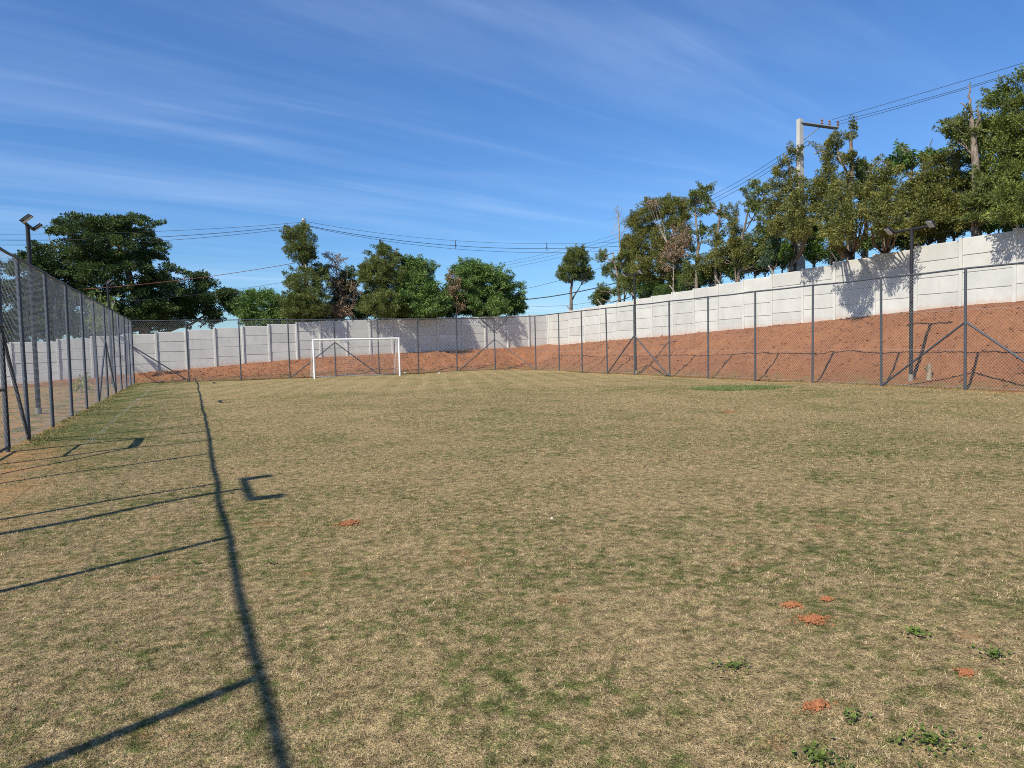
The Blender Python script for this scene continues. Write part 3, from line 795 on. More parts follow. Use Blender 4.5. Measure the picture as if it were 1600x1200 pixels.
# ------------------------------------------------------------------ trees
TREES = [
 ('spreading_tree','large dark spreading tree rising behind the left chain-link fence','tree','big',[(-5.73,58.0,10.59,3.19,0.64),(-3.53,58.0,10.87,1.95,0.74),(-5.01,58.0,9.18,3.89,1.1),(-7.59,58.0,8.21,2.6,1.08),(-9.72,58.0,6.76,2.64,1.67),(-11.25,58.0,5.24,2.18,1.96),(-4.5,58.0,7.3,4.14,1.56),(-0.61,58.0,6.53,2.75,1.52),(1.97,58.0,5.51,1.94,1.16),(-2.77,58.0,5.26,3.26,1.21),(-7.35,58.0,5.24,2.92,1.44),(-9.49,58.0,3.93,2.65,1.06),(-11.17,58.0,3.29,1.96,0.87),(-6.85,58.0,3.68,2.71,0.72),(-1.98,58.0,4.33,2.11,0.75),(0.2,58.0,5.26,1.67,0.86),(3.3,58.0,5.12,0.88,0.68),(1.69,58.0,4.31,0.68,0.39),(-3.63,58.0,4.24,2.78,0.65)],[(-2.99,58.0,2.25),(-2.98,58.0,4.1),(-3.72,58.0,6.86),(-4.4,58.0,9.56)],0.38,0.8,'trees behind the back wall',[[(-2.97,58.0,2.71),(-1.17,58.0,3.43),(0.13,58.0,3.79),(1.49,58.0,4.79)],[(-2.98,58.0,4.1),(-5.94,58.0,6.37),(-8.18,58.0,7.67)],[(-3.19,58.0,5.02),(-1.02,58.0,6.9)],[(-2.98,58.0,4.1),(-2.26,58.0,7.34),(-2.75,58.0,10.08)]]),
 ('mango_shrub','low leafy tree between the big spreading tree and the concrete pole','tree','mango',[(4.79,53.0,4.91,1.77,1.12),(6.2,53.0,4.46,1.42,0.94),(3.74,53.0,4.19,0.93,0.65),(5.3,53.0,3.83,2.11,0.56)],[(5.03,53.0,2.47),(5.04,53.0,4.73)],0.13,1.0,'trees behind the back wall',[]),
 ('tall_cedar','tall narrow cedar with two tiers in front of the concrete pole','tree','cedar',[(7.05,49.8,9.01,1.26,1.21),(7.17,49.8,7.98,0.99,0.63),(7.16,49.1,5.9,1.46,1.51),(6.42,48.8,4.73,1.27,0.96),(8.15,49.8,6.93,0.63,0.81),(7.61,48.0,4.68,0.87,0.96),(6.69,48.6,4.09,1.4,0.44)],[(7.04,49.8,2.38),(7.22,49.8,5.84),(7.1,49.8,9.26)],0.14,1.0,'trees behind the back wall',[]),
 ('withered_tree','withered brown tree with bare upright sticks between two green trees','tree','dead',[(9.16,50.0,7.72,0.69,0.55),(9.28,50.0,6.4,0.69,1.1),(10.21,50.0,5.22,0.79,1.2),(8.89,49.2,4.33,0.77,0.59),(9.49,49.0,4.06,0.9,0.54)],[(9.62,50.0,2.34),(9.67,50.0,5.0),(9.33,50.0,7.63)],0.09,0.55,'trees behind the back wall',[[(9.92,50.0,4.55),(10.15,50.0,7.3)],[(10.14,50.0,4.55),(10.55,50.0,7.18)],[(9.93,50.0,5.0),(10.87,50.0,6.34)],[(9.71,50.0,5.0),(8.76,50.0,6.31)]]),
 ('dense_evergreen','dense dark evergreen behind the right goal post','tree','cedar',[(12.65,49.6,7.99,1.12,0.84),(11.86,48.8,6.6,1.28,1.28),(12.97,49.0,5.92,1.39,1.95),(11.86,47.6,4.58,1.7,0.99),(11.44,49.6,7.11,0.56,0.65),(12.58,49.6,8.65,0.37,0.28)],[(12.59,49.6,2.27),(12.7,49.6,5.43),(12.65,49.6,7.9)],0.16,1.25,'trees behind the back wall',[]),
 ('rounded_evergreen','rounded dark green tree touching the mango tree on its left','tree','mango',[(15.25,49.8,7.12,1.29,1.05),(14.6,48.6,5.55,1.49,1.59),(15.46,47.8,5.05,1.11,1.16),(14.55,49.8,7.66,0.67,0.67),(13.76,47.4,4.66,1.27,0.82),(15.94,47.6,4.59,0.93,0.7),(14.6,47.2,4.21,1.37,0.46)],[(15.09,49.8,2.23),(15.23,49.8,6.39)],0.16,1.2,'trees behind the back wall',[]),
 ('mango_tree','broad bright green mango tree overhanging the back wall','tree','mango',[(19.51,50.2,7.06,1.8,1.1),(20.74,50.2,6.51,1.91,1.41),(22.31,50.2,5.5,1.53,1.33),(18.08,49.2,5.54,1.36,1.36),(19.55,49.3,4.8,2.31,0.98),(22.88,50.2,4.67,1.02,0.77),(20.09,48.4,4.28,1.56,0.44)],[(20.1,50.2,2.15),(20.1,50.2,6.02)],0.2,1.3,'trees behind the back wall',[]),
 ('withered_climber','dead brown climber hanging on the left side of the mango tree','climber','dead',[(17.47,48.4,6.38,0.42,0.74),(17.6,48.2,5.0,0.51,1.01),(17.11,48.4,5.74,0.32,0.55)],[(17.49,48.4,2.16),(17.54,48.4,5.38),(17.39,48.4,6.97)],0.04,0.7,None,[[(17.54,48.4,4.0),(18.27,48.4,5.29)],[(17.51,48.4,4.46),(17.02,48.4,5.83)]]),
 ('small_round_tree','small round crowned tree standing alone against the sky','tree','cedar',[(30.6,54.0,8.65,1.39,1.11),(29.82,54.0,7.65,1.05,0.78),(31.4,54.0,7.57,0.95,0.67),(30.62,54.0,9.48,0.78,0.45)],[(30.04,54.0,3.15),(30.04,54.0,6.18),(30.34,54.0,8.37)],0.16,1.3,None,[[(30.09,54.0,5.35),(31.07,54.0,6.74)]]),
 ('slender_tree','slender ragged tree at the left end of the right tree row','tree','cedar',[(25.9,42.06,7.49,0.32,0.27),(25.9,40.96,6.5,0.53,0.62),(25.9,39.17,6.89,0.69,0.77),(25.9,41.89,5.3,0.41,0.41),(25.9,40.2,5.37,0.44,0.79),(25.9,38.69,5.53,0.77,1.02),(25.9,42.24,4.76,0.46,0.46)],[(25.9,40.04,3.12),(25.9,40.18,6.08),(25.9,40.68,7.62)],0.11,0.8,'trees crowding over the right wall',[[(25.9,39.64,3.53),(25.9,39.19,6.4),(25.9,39.6,7.6)]]),
 ('bare_snag','leafless grey snag poking up left of the tallest bushy tree','tree','bare',[],[(26.4,40.8,3.58),(26.4,40.64,9.11),(26.4,40.82,10.75)],0.05,1.0,None,[[(26.4,40.64,8.9),(26.4,41.4,9.87)],[(26.4,40.63,9.45),(26.4,40.07,9.94)],[(26.4,40.7,9.75),(26.4,41.22,10.7)],[(26.4,40.69,9.96),(26.4,40.29,10.48)],[(26.4,40.66,8.48),(26.4,41.67,9.18)],[(26.4,40.65,8.69),(26.4,39.71,9.3)]]),
 ('bushy_tree','broad olive bushy tree,largest left of the utility pole','tree','olive',[(26.6,36.48,9.79,1.15,0.74),(26.6,38.41,9.26,1.11,0.85),(26.6,34.9,9.43,0.87,0.87),(26.6,37.88,7.8,1.43,1.18),(26.6,35.37,7.91,1.2,1.04),(26.6,36.56,6.21,1.89,1.23),(26.6,39.68,7.8,0.87,0.96),(26.6,38.64,5.53,1.16,0.86),(26.6,34.43,5.29,0.86,0.71),(26.6,33.9,8.43,0.39,0.62),(26.6,34.05,6.79,0.7,0.93),(26.6,40.48,6.34,0.62,0.89)],[(26.6,36.29,3.35),(26.6,36.3,6.1),(26.6,36.17,9.19)],0.16,1.1,'trees crowding over the right wall',[[(26.6,39.42,3.51),(26.6,39.64,6.46),(26.6,39.16,8.06)],[(26.6,35.2,3.68),(26.6,34.96,6.33),(26.6,35.11,8.25)],[(26.6,38.68,3.89),(26.6,38.75,6.78)]]),
 ('withered_branch_tree','dry brown foliage on thin stems in front of the bushy olive tree','tree','dead',[(25.7,33.1,7.68,0.57,0.49),(25.7,34.06,6.87,0.58,0.5),(25.7,34.26,6.08,0.39,0.47),(25.7,32.89,6.86,0.38,0.45),(25.7,36.01,9.81,0.36,0.24)],[(25.7,34.01,3.61),(25.7,33.96,5.83),(25.7,33.57,7.79)],0.035,0.75,'trees crowding over the right wall',[[(25.7,33.77,6.54),(25.7,32.77,7.13)],[(25.7,33.9,6.19),(25.7,34.54,7.38)]]),
 ('lopped_tree','tall thin lopped tree with a tufted top under the wires','tree','cedar',[(25.8,31.53,9.46,0.47,0.33),(25.8,32.19,9.1,0.3,0.37),(25.8,31.02,8.6,0.29,0.4),(25.8,31.46,7.5,0.26,0.33),(25.8,32.48,5.31,0.6,0.75),(25.8,31.21,9.67,0.29,0.22)],[(25.8,32.01,3.49),(25.8,31.9,7.01),(25.8,32.08,9.15)],0.1,0.9,'trees crowding over the right wall',[[(25.8,31.97,9.2),(25.8,30.9,9.2),(25.8,30.1,8.37)],[(25.8,31.79,6.65),(25.8,31.35,7.45)]]),
 ('twin_stem_tree','ragged twin-stemmed tree right of the tall lopped tree','tree','olive',[(25.9,30.74,7.54,0.32,0.29),(25.9,30.44,7.01,0.43,0.32),(25.9,29.38,8.21,0.28,0.28),(25.9,29.15,7.48,0.45,0.55),(25.9,29.16,6.53,0.76,0.66),(25.9,29.95,5.93,0.99,0.7),(25.9,28.41,5.81,0.75,0.81),(25.9,31.07,5.79,0.65,0.72),(25.9,30.17,8.19,0.18,0.28)],[(25.9,30.53,3.74),(25.9,30.54,6.48),(25.9,30.11,8.61)],0.1,0.9,'trees crowding over the right wall',[[(25.9,30.27,4.07),(25.9,30.04,6.08),(25.9,30.64,7.35)],[(25.9,28.99,4.63),(25.9,29.15,7.29)]]),
 ('leaning_tree','sparse leaning tree with pale forked stems left of the utility pole','tree','cedar',[(25.9,27.84,8.92,0.3,0.27),(25.9,27.1,9.05,0.36,0.3),(25.9,27.28,8.06,0.43,0.26),(25.9,26.9,7.06,0.46,0.39),(25.9,27.38,6.25,0.79,0.73),(25.9,26.48,5.82,0.71,0.71),(25.9,26.73,6.54,0.58,0.45),(25.9,27.67,8.26,0.27,0.2)],[(25.9,28.85,4.29),(25.9,28.5,6.86),(25.9,27.93,8.53)],0.08,0.7,'trees crowding over the right wall',[[(25.9,28.49,7.02),(25.9,27.58,7.83),(25.9,27.05,8.82)],[(25.9,28.35,7.48),(25.9,27.67,7.53)]]),
 ('pole_side_tree','tall ragged tree hiding the foot of the utility pole','tree','olive',[(26.0,25.23,10.17,0.25,0.25),(26.0,25.71,9.66,0.44,0.35),(25.7,25.61,8.96,0.53,0.44),(25.7,24.64,8.58,0.55,0.43),(25.5,25.45,8.11,0.66,0.53),(25.5,25.98,7.68,0.48,0.48),(24.4,23.62,7.52,0.64,0.53),(23.6,22.63,6.67,0.68,0.45),(24.4,24.02,6.53,0.89,0.5),(23.4,22.34,6.03,0.5,0.39),(25.4,25.6,6.86,0.56,0.5)],[(26.0,25.3,3.99),(26.0,25.21,7.27),(26.0,25.47,9.84)],0.13,0.85,'trees crowding over the right wall',[[(26.0,25.2,7.86),(26.0,25.91,8.9)],[(26.0,25.24,7.27),(26.0,24.74,8.36)]]),
 ('forked_tree','tall open-crowned tree just right of the utility pole','tree','olive',[(26.1,22.1,10.33,0.2,0.2),(26.1,22.86,10.16,0.41,0.32),(26.1,23.48,9.93,0.36,0.27),(26.1,23.07,9.3,0.53,0.32),(26.1,22.07,9.17,0.26,0.34),(25.6,22.83,8.35,0.87,0.55),(25.3,22.94,8.02,0.58,0.52),(25.1,21.63,7.63,0.72,0.53),(23.7,20.92,6.71,0.75,0.53),(22.9,19.27,6.06,0.58,0.53),(22.7,19.91,5.82,0.66,0.46),(22.2,19.07,5.4,0.59,0.34),(23.1,20.2,5.27,0.31,0.23),(25.5,23.4,7.55,0.47,0.41)],[(26.1,22.16,4.28),(26.1,22.23,6.76),(26.1,22.07,8.9),(26.1,22.14,10.34)],0.16,0.8,'trees crowding over the right wall',[[(26.1,22.23,7.03),(26.1,22.93,8.27),(26.1,23.38,9.77)],[(26.1,22.16,8.11),(26.1,22.83,10.04)],[(26.1,23.1,4.38),(26.1,23.17,6.08),(26.1,23.45,7.82)]]),
 ('clipped_conifer','clipped bright conifer top between two ragged trees','tree','cedar',[(27.2,22.24,8.97,0.5,0.26),(27.2,22.37,8.39,0.41,0.41),(27.2,22.3,7.8,0.41,0.41)],[(27.2,22.29,4.6),(27.2,22.3,8.77)],0.1,1.0,'trees crowding over the right wall',[]),
 ('floodlight_tree','bronze green bushy tree behind the left floodlight','tree','olive',[(26.0,20.36,8.0,0.65,0.41),(26.0,20.74,7.61,0.66,0.49),(25.5,19.62,7.15,0.68,0.53),(24.0,18.65,6.46,0.7,0.47),(25.5,19.15,6.81,0.57,0.52),(23.6,18.9,5.39,0.37,0.25),(23.2,17.85,5.58,0.57,0.34),(25.5,20.72,6.6,0.35,0.38),(25.0,18.72,5.97,0.51,0.46)],[(26.0,20.34,4.1),(26.0,20.38,6.43),(26.0,20.3,7.83)],0.14,0.9,'trees crowding over the right wall',[[(26.0,20.35,6.17),(26.0,21.01,7.12)],[(26.0,20.35,6.43),(26.0,19.78,7.34)],[(26.0,20.38,7.46),(26.0,20.27,8.67)]]),
 ('broadleaf_tree','dark broad-leaved treetop showing above the bronze bushes','tree','mango',[(27.6,20.94,9.2,0.37,0.23),(27.6,20.42,8.84,0.33,0.25),(27.6,20.82,8.67,0.34,0.25),(27.6,19.55,8.78,0.43,0.19)],[(27.6,20.39,4.4),(27.6,20.35,7.56),(27.6,20.39,9.14)],0.1,0.8,'trees crowding over the right wall',[[(27.6,20.06,7.5),(27.6,19.82,8.74),(27.6,19.5,9.5)]]),
 ('golden_bushy_tree','wide golden green tree behind the right floodlight','tree','olive',[(26.1,18.33,8.11,0.48,0.33),(26.1,17.68,8.07,0.32,0.3),(26.1,18.07,7.57,0.78,0.5),(26.1,18.61,7.32,0.74,0.56),(26.1,17.43,7.19,0.59,0.49),(25.7,17.91,6.65,0.95,0.55),(25.7,17.15,6.32,0.73,0.53),(24.9,17.47,5.87,0.92,0.44),(25.4,16.88,5.68,0.67,0.36),(24.7,17.92,5.38,0.39,0.29),(25.6,18.63,6.35,0.51,0.51),(25.5,17.54,5.54,0.69,0.25),(26.1,17.16,6.81,0.39,0.54),(25.8,16.96,5.95,0.48,0.39)],[(26.1,18.07,4.11),(26.1,18.08,6.28),(26.1,18.05,7.83)],0.15,1.05,'trees crowding over the right wall',[[(26.1,18.08,6.28),(26.1,18.87,7.41)],[(26.1,18.09,6.52),(26.1,17.48,7.58)]]),
 ('pollarded_tree','grey pollarded trunk with a stubby fork and one dark side branch','tree','cedar',[(25.2,16.8,8.99,0.48,0.26),(25.2,16.7,8.42,0.38,0.19),(25.2,17.08,8.89,0.26,0.17),(25.2,16.49,8.08,0.16,0.14),(25.2,16.59,8.68,0.24,0.21),(24.9,16.06,6.11,0.3,0.35),(24.9,15.87,5.49,0.37,0.23),(25.0,15.88,6.69,0.21,0.28)],[(25.2,16.12,4.33),(25.2,16.16,5.88),(25.2,16.22,7.66),(25.2,16.34,8.79),(25.2,16.42,9.52)],0.16,1.0,'trees crowding over the right wall',[[(25.2,16.3,8.51),(25.2,16.1,9.05),(25.2,16.17,9.48)],[(25.2,16.27,8.44),(25.2,16.66,8.88)],[(25.2,16.44,9.52),(25.2,16.49,9.93),(25.2,16.4,10.39)],[(25.2,16.46,9.49),(25.2,16.78,9.76)],[(25.2,16.22,7.66),(25.2,16.54,8.29)]]),
 ('big_corner_tree','tallest dense green tree at the right edge of the view','tree','olivegreen',[(26.6,16.39,9.96,0.48,0.29),(26.6,15.89,9.8,0.42,0.31),(26.6,15.48,10.38,0.21,0.33),(26.6,16.05,9.3,0.64,0.4),(26.6,16.38,8.83,0.62,0.46),(26.6,15.75,8.76,0.66,0.52),(26.3,15.97,7.96,0.78,0.56),(26.6,15.44,7.89,0.7,0.65),(26.2,16.11,7.23,0.78,0.52),(26.1,15.35,6.92,0.8,0.57),(25.4,15.61,6.23,0.87,0.48),(24.4,14.3,5.87,0.81,0.51),(24.2,14.21,5.4,0.76,0.25),(25.6,15.99,5.76,0.56,0.28),(26.6,16.87,8.17,0.44,0.63),(26.6,16.93,7.14,0.49,0.59),(26.6,16.92,6.21,0.49,0.44),(26.6,16.76,9.05,0.34,0.39),(26.6,14.64,8.45,1.01,1.35),(26.6,14.42,6.49,1.12,1.12),(26.0,14.27,5.38,0.88,0.44)],[(26.6,15.71,4.09),(26.6,15.74,6.55),(26.6,15.71,9.41)],0.25,1.1,'trees crowding over the right wall',[[(26.6,15.74,6.55),(26.6,16.3,8.25)],[(26.6,15.73,6.99),(26.6,15.45,8.68)]]),
 ('wall_top_shrub','bright leafy shrub just above the wall left of the corner post','shrub','mango',[(25.6,15.66,5.47,0.54,0.22),(25.6,15.98,5.39,0.27,0.14),(25.6,14.87,5.25,0.26,0.15)],[(25.6,15.61,4.49),(25.6,15.66,5.38)],0.04,1.0,None,[]),
 ('blue_conifer','blue green conical conifer above the wall','tree','blue',[(25.8,26.3,5.8,0.44,0.5),(25.8,26.25,6.22,0.28,0.31),(25.8,26.42,5.38,0.5,0.25)],[(25.8,26.31,4.38),(25.8,26.3,6.07)],0.06,1.2,None,[]),
 ('bright_conifer','dense bright green columnar conifer right of the pole foot','tree','thuja',[(25.8,23.82,6.1,0.44,0.7),(25.8,23.82,6.67,0.29,0.41),(25.8,23.86,5.45,0.47,0.41)],[(25.8,23.82,4.15),(25.8,23.82,6.45)],0.07,1.4,None,[]),
 ('squat_conifer','squat bright green conifer left of the pole foot','tree','thuja',[(25.9,25.43,5.63,0.37,0.43),(25.9,25.47,6.05,0.24,0.24)],[(25.9,25.43,4.3),(25.9,25.43,5.81)],0.06,1.4,None,[]),
 ('understory_shrub','dark green shrub at the low left end of the tree row','shrub','thujadark',[(26.3,43.32,4.79,0.65,0.51),(26.3,42.6,4.89,0.45,0.41)],[(26.3,43.37,3.45),(26.3,43.32,4.79)],0.05,1.2,'shrubs behind the right wall',[]),
 ('understory_shrub','dark green shrub under the bushy olive tree','shrub','thujadark',[(26.3,37.38,4.77,0.92,0.58),(26.3,36.49,4.87,0.63,0.46)],[(26.3,37.41,3.57),(26.3,37.38,4.77)],0.05,1.2,'shrubs behind the right wall',[]),
 ('understory_shrub','dark green shrub under the withered foliage','shrub','thujadark',[(26.3,35.41,4.54,0.8,0.48),(26.3,34.66,4.62,0.55,0.38)],[(26.3,35.43,3.39),(26.3,35.41,4.54)],0.05,1.2,'shrubs behind the right wall',[]),
 ('understory_shrub','dark green shrub at the foot of the lopped tree','shrub','thujadark',[(26.3,33.11,5.02,0.84,0.61),(26.3,32.37,5.12,0.58,0.48)],[(26.3,33.13,3.92),(26.3,33.11,5.02)],0.05,1.2,'shrubs behind the right wall',[]),
 ('understory_shrub','dark green shrub at the foot of the twin-stemmed tree','shrub','thujadark',[(26.3,31.45,5.22,0.66,0.66),(26.3,30.89,5.35,0.46,0.52)],[(26.3,31.47,4.16),(26.3,31.45,5.22)],0.05,1.2,'shrubs behind the right wall',[]),
 ('understory_shrub','dark green shrub left of the blue conifer','shrub','thujadark',[(26.3,29.43,5.41,0.77,0.63),(26.3,28.8,5.52,0.53,0.5)],[(26.3,29.44,4.41),(26.3,29.43,5.41)],0.05,1.2,'shrubs behind the right wall',[]),
 ('understory_shrub','dark green shrub touching the blue conifer','shrub','thujadark',[(26.3,28.03,5.45,0.61,0.51),(26.3,27.55,5.54,0.42,0.4)],[(26.3,28.04,4.49),(26.3,28.03,5.45)],0.05,1.2,'shrubs behind the right wall',[]),
 ('understory_shrub','dark green shrub behind the right floodlight pole','shrub','thujadark',[(26.3,19.83,5.64,0.54,0.37),(26.3,19.49,5.69,0.37,0.3)],[(26.3,19.82,4.87),(26.3,19.83,5.64)],0.05,1.2,'shrubs behind the right wall',[]),
 ('understory_shrub','dark green shrub under the golden tree,left one','shrub','thujadark',[(26.3,18.74,5.62,0.62,0.36),(26.3,18.36,5.67,0.43,0.29)],[(26.3,18.73,4.88),(26.3,18.74,5.62)],0.05,1.2,'shrubs behind the right wall',[]),
 ('understory_shrub','dark green shrub under the golden tree,right one','shrub','thujadark',[(26.3,17.72,5.7,0.6,0.35),(26.3,17.37,5.74,0.42,0.28)],[(26.3,17.71,4.99),(26.3,17.72,5.7)],0.05,1.2,'shrubs behind the right wall',[]),
 ('understory_shrub','small dark shrub in the gap right of the open-crowned tree','shrub','thujadark',[(26.3,21.68,5.54,0.34,0.28),(26.3,21.46,5.59,0.24,0.23)],[(26.3,21.68,4.73),(26.3,21.68,5.54)],0.05,1.2,'shrubs behind the right wall',[]),
 ('understory_shrub','dark green shrub right of the bright columnar conifer','shrub','thujadark',[(26.3,23.28,5.31,0.48,0.42),(26.3,22.95,5.38,0.33,0.33)],[(26.3,23.28,4.45),(26.3,23.28,5.31)],0.05,1.2,'shrubs behind the right wall',[]),
 ('understory_shrub','dark green shrub under the left floodlight','shrub','thujadark',[(26.3,20.7,5.51,0.55,0.33),(26.3,20.34,5.55,0.38,0.26)],[(26.3,20.7,4.72),(26.3,20.7,5.51)],0.05,1.2,'shrubs behind the right wall',[]),
 ('understory_shrub','dark green shrub right of the pollarded trunk','shrub','thujadark',[(26.3,16.42,5.65,0.43,0.33),(26.3,16.18,5.71,0.3,0.27)],[(26.3,16.42,4.97),(26.3,16.42,5.65)],0.05,1.2,'shrubs behind the right wall',[]),
 ('understory_shrub','low dark shrub between the blue and squat conifers','shrub','thujadark',[(26.3,26.23,5.31,0.45,0.29),(26.3,25.89,5.35,0.31,0.23)],[(26.3,26.23,4.38),(26.3,26.23,5.31)],0.05,1.2,'shrubs behind the right wall',[]),
 ('understory_shrub','low dark shrub just left of the blue conifer','shrub','thujadark',[(26.3,27.37,5.28,0.46,0.3),(26.3,27.01,5.33,0.32,0.24)],[(26.3,27.37,4.33),(26.3,27.37,5.28)],0.05,1.2,'shrubs behind the right wall',[]),
 ('understory_shrub','low dark shrub on the wall line behind the floodlight pole','shrub','thujadark',[(26.3,19.54,5.29,0.48,0.21),(26.3,19.25,5.31,0.33,0.17)],[(26.3,19.54,4.53),(26.3,19.54,5.29)],0.05,1.2,'shrubs behind the right wall',[]),
 ('understory_shrub','dark shrub under the withered brown tree','shrub','thujadark',[(9.17,50.8,4.24,1.21,0.74),(9.76,50.8,4.6,0.85,0.6)],[(9.12,50.8,2.9),(9.17,50.8,4.24)],0.05,1.2,'shrubs behind the back wall',[]),
 ('understory_shrub','dark shrub filling the gap left of the dense evergreen','shrub','thujadark',[(11.07,50.8,4.51,1.23,1.04),(11.68,50.8,5.01,0.86,0.83)],[(11.02,50.8,3.15),(11.07,50.8,4.51)],0.05,1.2,'shrubs behind the back wall',[]),
 ('understory_shrub','dark shrub between the dense evergreen and the rounded one','shrub','thujadark',[(14.35,50.8,4.51,1.07,0.97),(14.9,50.8,4.98,0.75,0.78)],[(14.31,50.8,3.11),(14.35,50.8,4.51)],0.05,1.2,'shrubs behind the back wall',[]),
 ('understory_shrub','dark shrub behind the dead brown climber','shrub','thujadark',[(17.71,50.8,4.51,1.09,0.9),(18.28,50.8,4.94,0.77,0.72)],[(17.67,50.8,3.07),(17.71,50.8,4.51)],0.05,1.2,'shrubs behind the back wall',[]),
 ('understory_shrub','dark shrub at the foot of the tall cedar','shrub','thujadark',[(7.42,50.8,4.07,1.37,0.55),(8.08,50.8,4.33,0.97,0.44)],[(7.37,50.8,2.75),(7.42,50.8,4.07)],0.05,1.2,'shrubs behind the back wall',[]),
 ('understory_shrub','dark shrub low under the dense evergreen','shrub','thujadark',[(13.53,50.8,4.09,1.16,0.58),(14.11,50.8,4.37,0.81,0.46)],[(13.48,50.8,2.7),(13.53,50.8,4.09)],0.05,1.2,'shrubs behind the back wall',[]),
 ('understory_shrub','dark shrub low under the rounded evergreen','shrub','thujadark',[(16.1,50.8,4.13,1.28,0.59),(16.75,50.8,4.41,0.9,0.47)],[(16.05,50.8,2.71),(16.1,50.8,4.13)],0.05,1.2,'shrubs behind the back wall',[]),
 ('understory_shrub','dim green tree filling the gap behind the withered brown one','shrub','thujadark',[(9.89,50.8,5.73,0.94,1.4),(10.37,50.8,6.41,0.66,1.13)],[(9.84,50.8,4.38),(9.89,50.8,5.73)],0.05,1.2,'shrubs behind the back wall',[]),
 ('yellow_sapling','small yellowing sapling behind the left fence','sapling','yellow',[(-4.6,37.17,0.62,0.23,0.26),(-4.6,35.87,0.3,0.22,0.22),(-4.6,38.45,0.13,0.21,0.24)],[(-4.6,37.26,-0.19),(-4.6,37.38,0.62)],0.02,0.5,None,[]),
 ('young_tree','young pale green tree with a forked stem behind the left fence','tree','young',[(-4.6,45.34,4.27,0.57,0.92),(-4.6,50.06,3.85,0.55,0.95),(-4.6,42.67,3.28,0.33,0.47),(-4.6,54.78,5.26,0.35,0.43)],[(-4.6,49.38,-0.37),(-4.6,50.1,1.02),(-4.6,47.21,3.64)],0.05,0.6,None,[[(-4.6,49.9,0.63),(-4.6,54.0,2.24),(-4.6,53.66,4.77)]]),
 ('corner_sapling','sapling with broad drooping leaves by the far left fence corner','sapling','young',[(-3.8,65.09,2.65,0.47,0.26),(-3.8,60.9,2.88,0.29,0.24)],[(-3.8,56.05,-0.34),(-3.8,59.31,2.52)],0.02,0.5,None,[]),
]

KIND = dict(  # leaf length, width, clump radius, leaves per clump, droop, bark
    big=(0.19, 0.075, 0.50, 250, -0.1, 'bark'), mango=(0.16, 0.055, 0.30, 130, -0.55, 'bark'),
    cedar=(0.12, 0.040, 0.24, 135, 0.5, 'bark'), olive=(0.105, 0.036, 0.23, 135, 0.15, 'bark'),
    olivegreen=(0.10, 0.036, 0.22, 135, 0.15, 'bark'), dead=(0.13, 0.05, 0.24, 45, -0.5, 'palebark'),
    blue=(0.10, 0.03, 0.16, 80, 0.5, 'bark'), thuja=(0.10, 0.035, 0.16, 90, 0.7, 'bark'),
    thujadark=(0.12, 0.04, 0.2, 90, 0.4, 'bark'), yellow=(0.14, 0.06, 0.16, 22, -0.2, 'palebark'),
    young=(0.16, 0.06, 0.2, 36, -0.3, 'palebark'), bare=(0.1, 0.03, 0.2, 0, 0, 'palebark'))

def leaf_cloud(lobes, kind, dens, rg):
    L, W, rc, per, droop, _ = KIND[kind]
    cen, out = [], []
    for (x, y, z, rh, rv) in lobes:
        flat = 0.55 if kind == 'big' else 0.8
        rcl = min(rc, 0.75 * min(rh, rv) + 0.04)
        n = max(5, int(2.7 * dens * (rh * rv + 0.35 * rh * rh) / (rcl * rcl)))
        d = rg.normal(size=(n, 3)); d /= np.linalg.norm(d, axis=1)[:, None]
        rad = rg.uniform(0.30, 1.0, n) ** 0.55 * rg.uniform(0.84, 1.24, n)
        c = np.array([x, y, z]) + d * rad[:, None] * np.array([rh, rh * 0.95, rv]) * 0.90
        cs = rcl * rg.uniform(0.55, 1.3, n) * np.where(rad > 1.02, 0.62, 1.0)
        if kind in ('cedar', 'olive', 'olivegreen', 'big', 'mango', 'dead'):
            ns = 4 if kind != 'big' else 7
            for _ in range(ns):
                e = rg.normal(size=3) * np.array([1, 1, 0.6]) + np.array([0, 0, 0.75 if kind != 'big' else 0.1]); e /= np.linalg.norm(e)
                st = np.array([x, y, z]) + e * np.array([rh, rh, rv]) * 0.85
                ln = rg.uniform(0.25, 0.6) * (1 if kind != 'big' else 1.8)
                q = np.stack([st + e * ln * t for t in (0.15, 0.5, 0.85)])
                c = np.concatenate([c, q]); d = np.concatenate([d, np.repeat(e[None], 3, 0)])
                cs = np.concatenate([cs, rcl * np.array([0.6, 0.45, 0.3])])
        for ci, si, di in zip(c, cs, d):
            k = int(per * (si / rc) ** 1.6 * rg.uniform(0.7, 1.3)) + 4
            q = rg.normal(size=(k, 3)); q /= np.linalg.norm(q, axis=1)[:, None]
            rr = rg.random(k) ** 0.45 * si
            pts = ci + q * rr[:, None] * np.array([1.1, 1.1, flat])
            dr = q * 0.8 + di * 0.5 + rg.normal(size=(k, 3)) * 0.45 + np.array([0, 0, droop])
            out.append((pts, dr))
            cen.append(ci)
    if not out: return None, []
    pts = np.concatenate([o[0] for o in out]); dr = np.concatenate([o[1] for o in out])
    dr /= np.linalg.norm(dr, axis=1)[:, None]
    n = len(pts)
    sd = np.cross(dr, rg.normal(size=(n, 3))); sd /= (np.linalg.norm(sd, axis=1)[:, None] + 1e-6)
    s = rg.uniform(0.6, 1.3, n)[:, None]
    l, w = L * s, W * s
    up = np.cross(sd, dr)
    v = np.stack([pts, pts + dr * l * 0.45 + sd * w * 0.5 + up * w * 0.12, pts + dr * l, pts + dr * l * 0.45 - sd * w * 0.5 + up * w * 0.12], 1).reshape(-1, 3)
    f = np.arange(n * 4).reshape(n, 4)
    return (v, f), cen

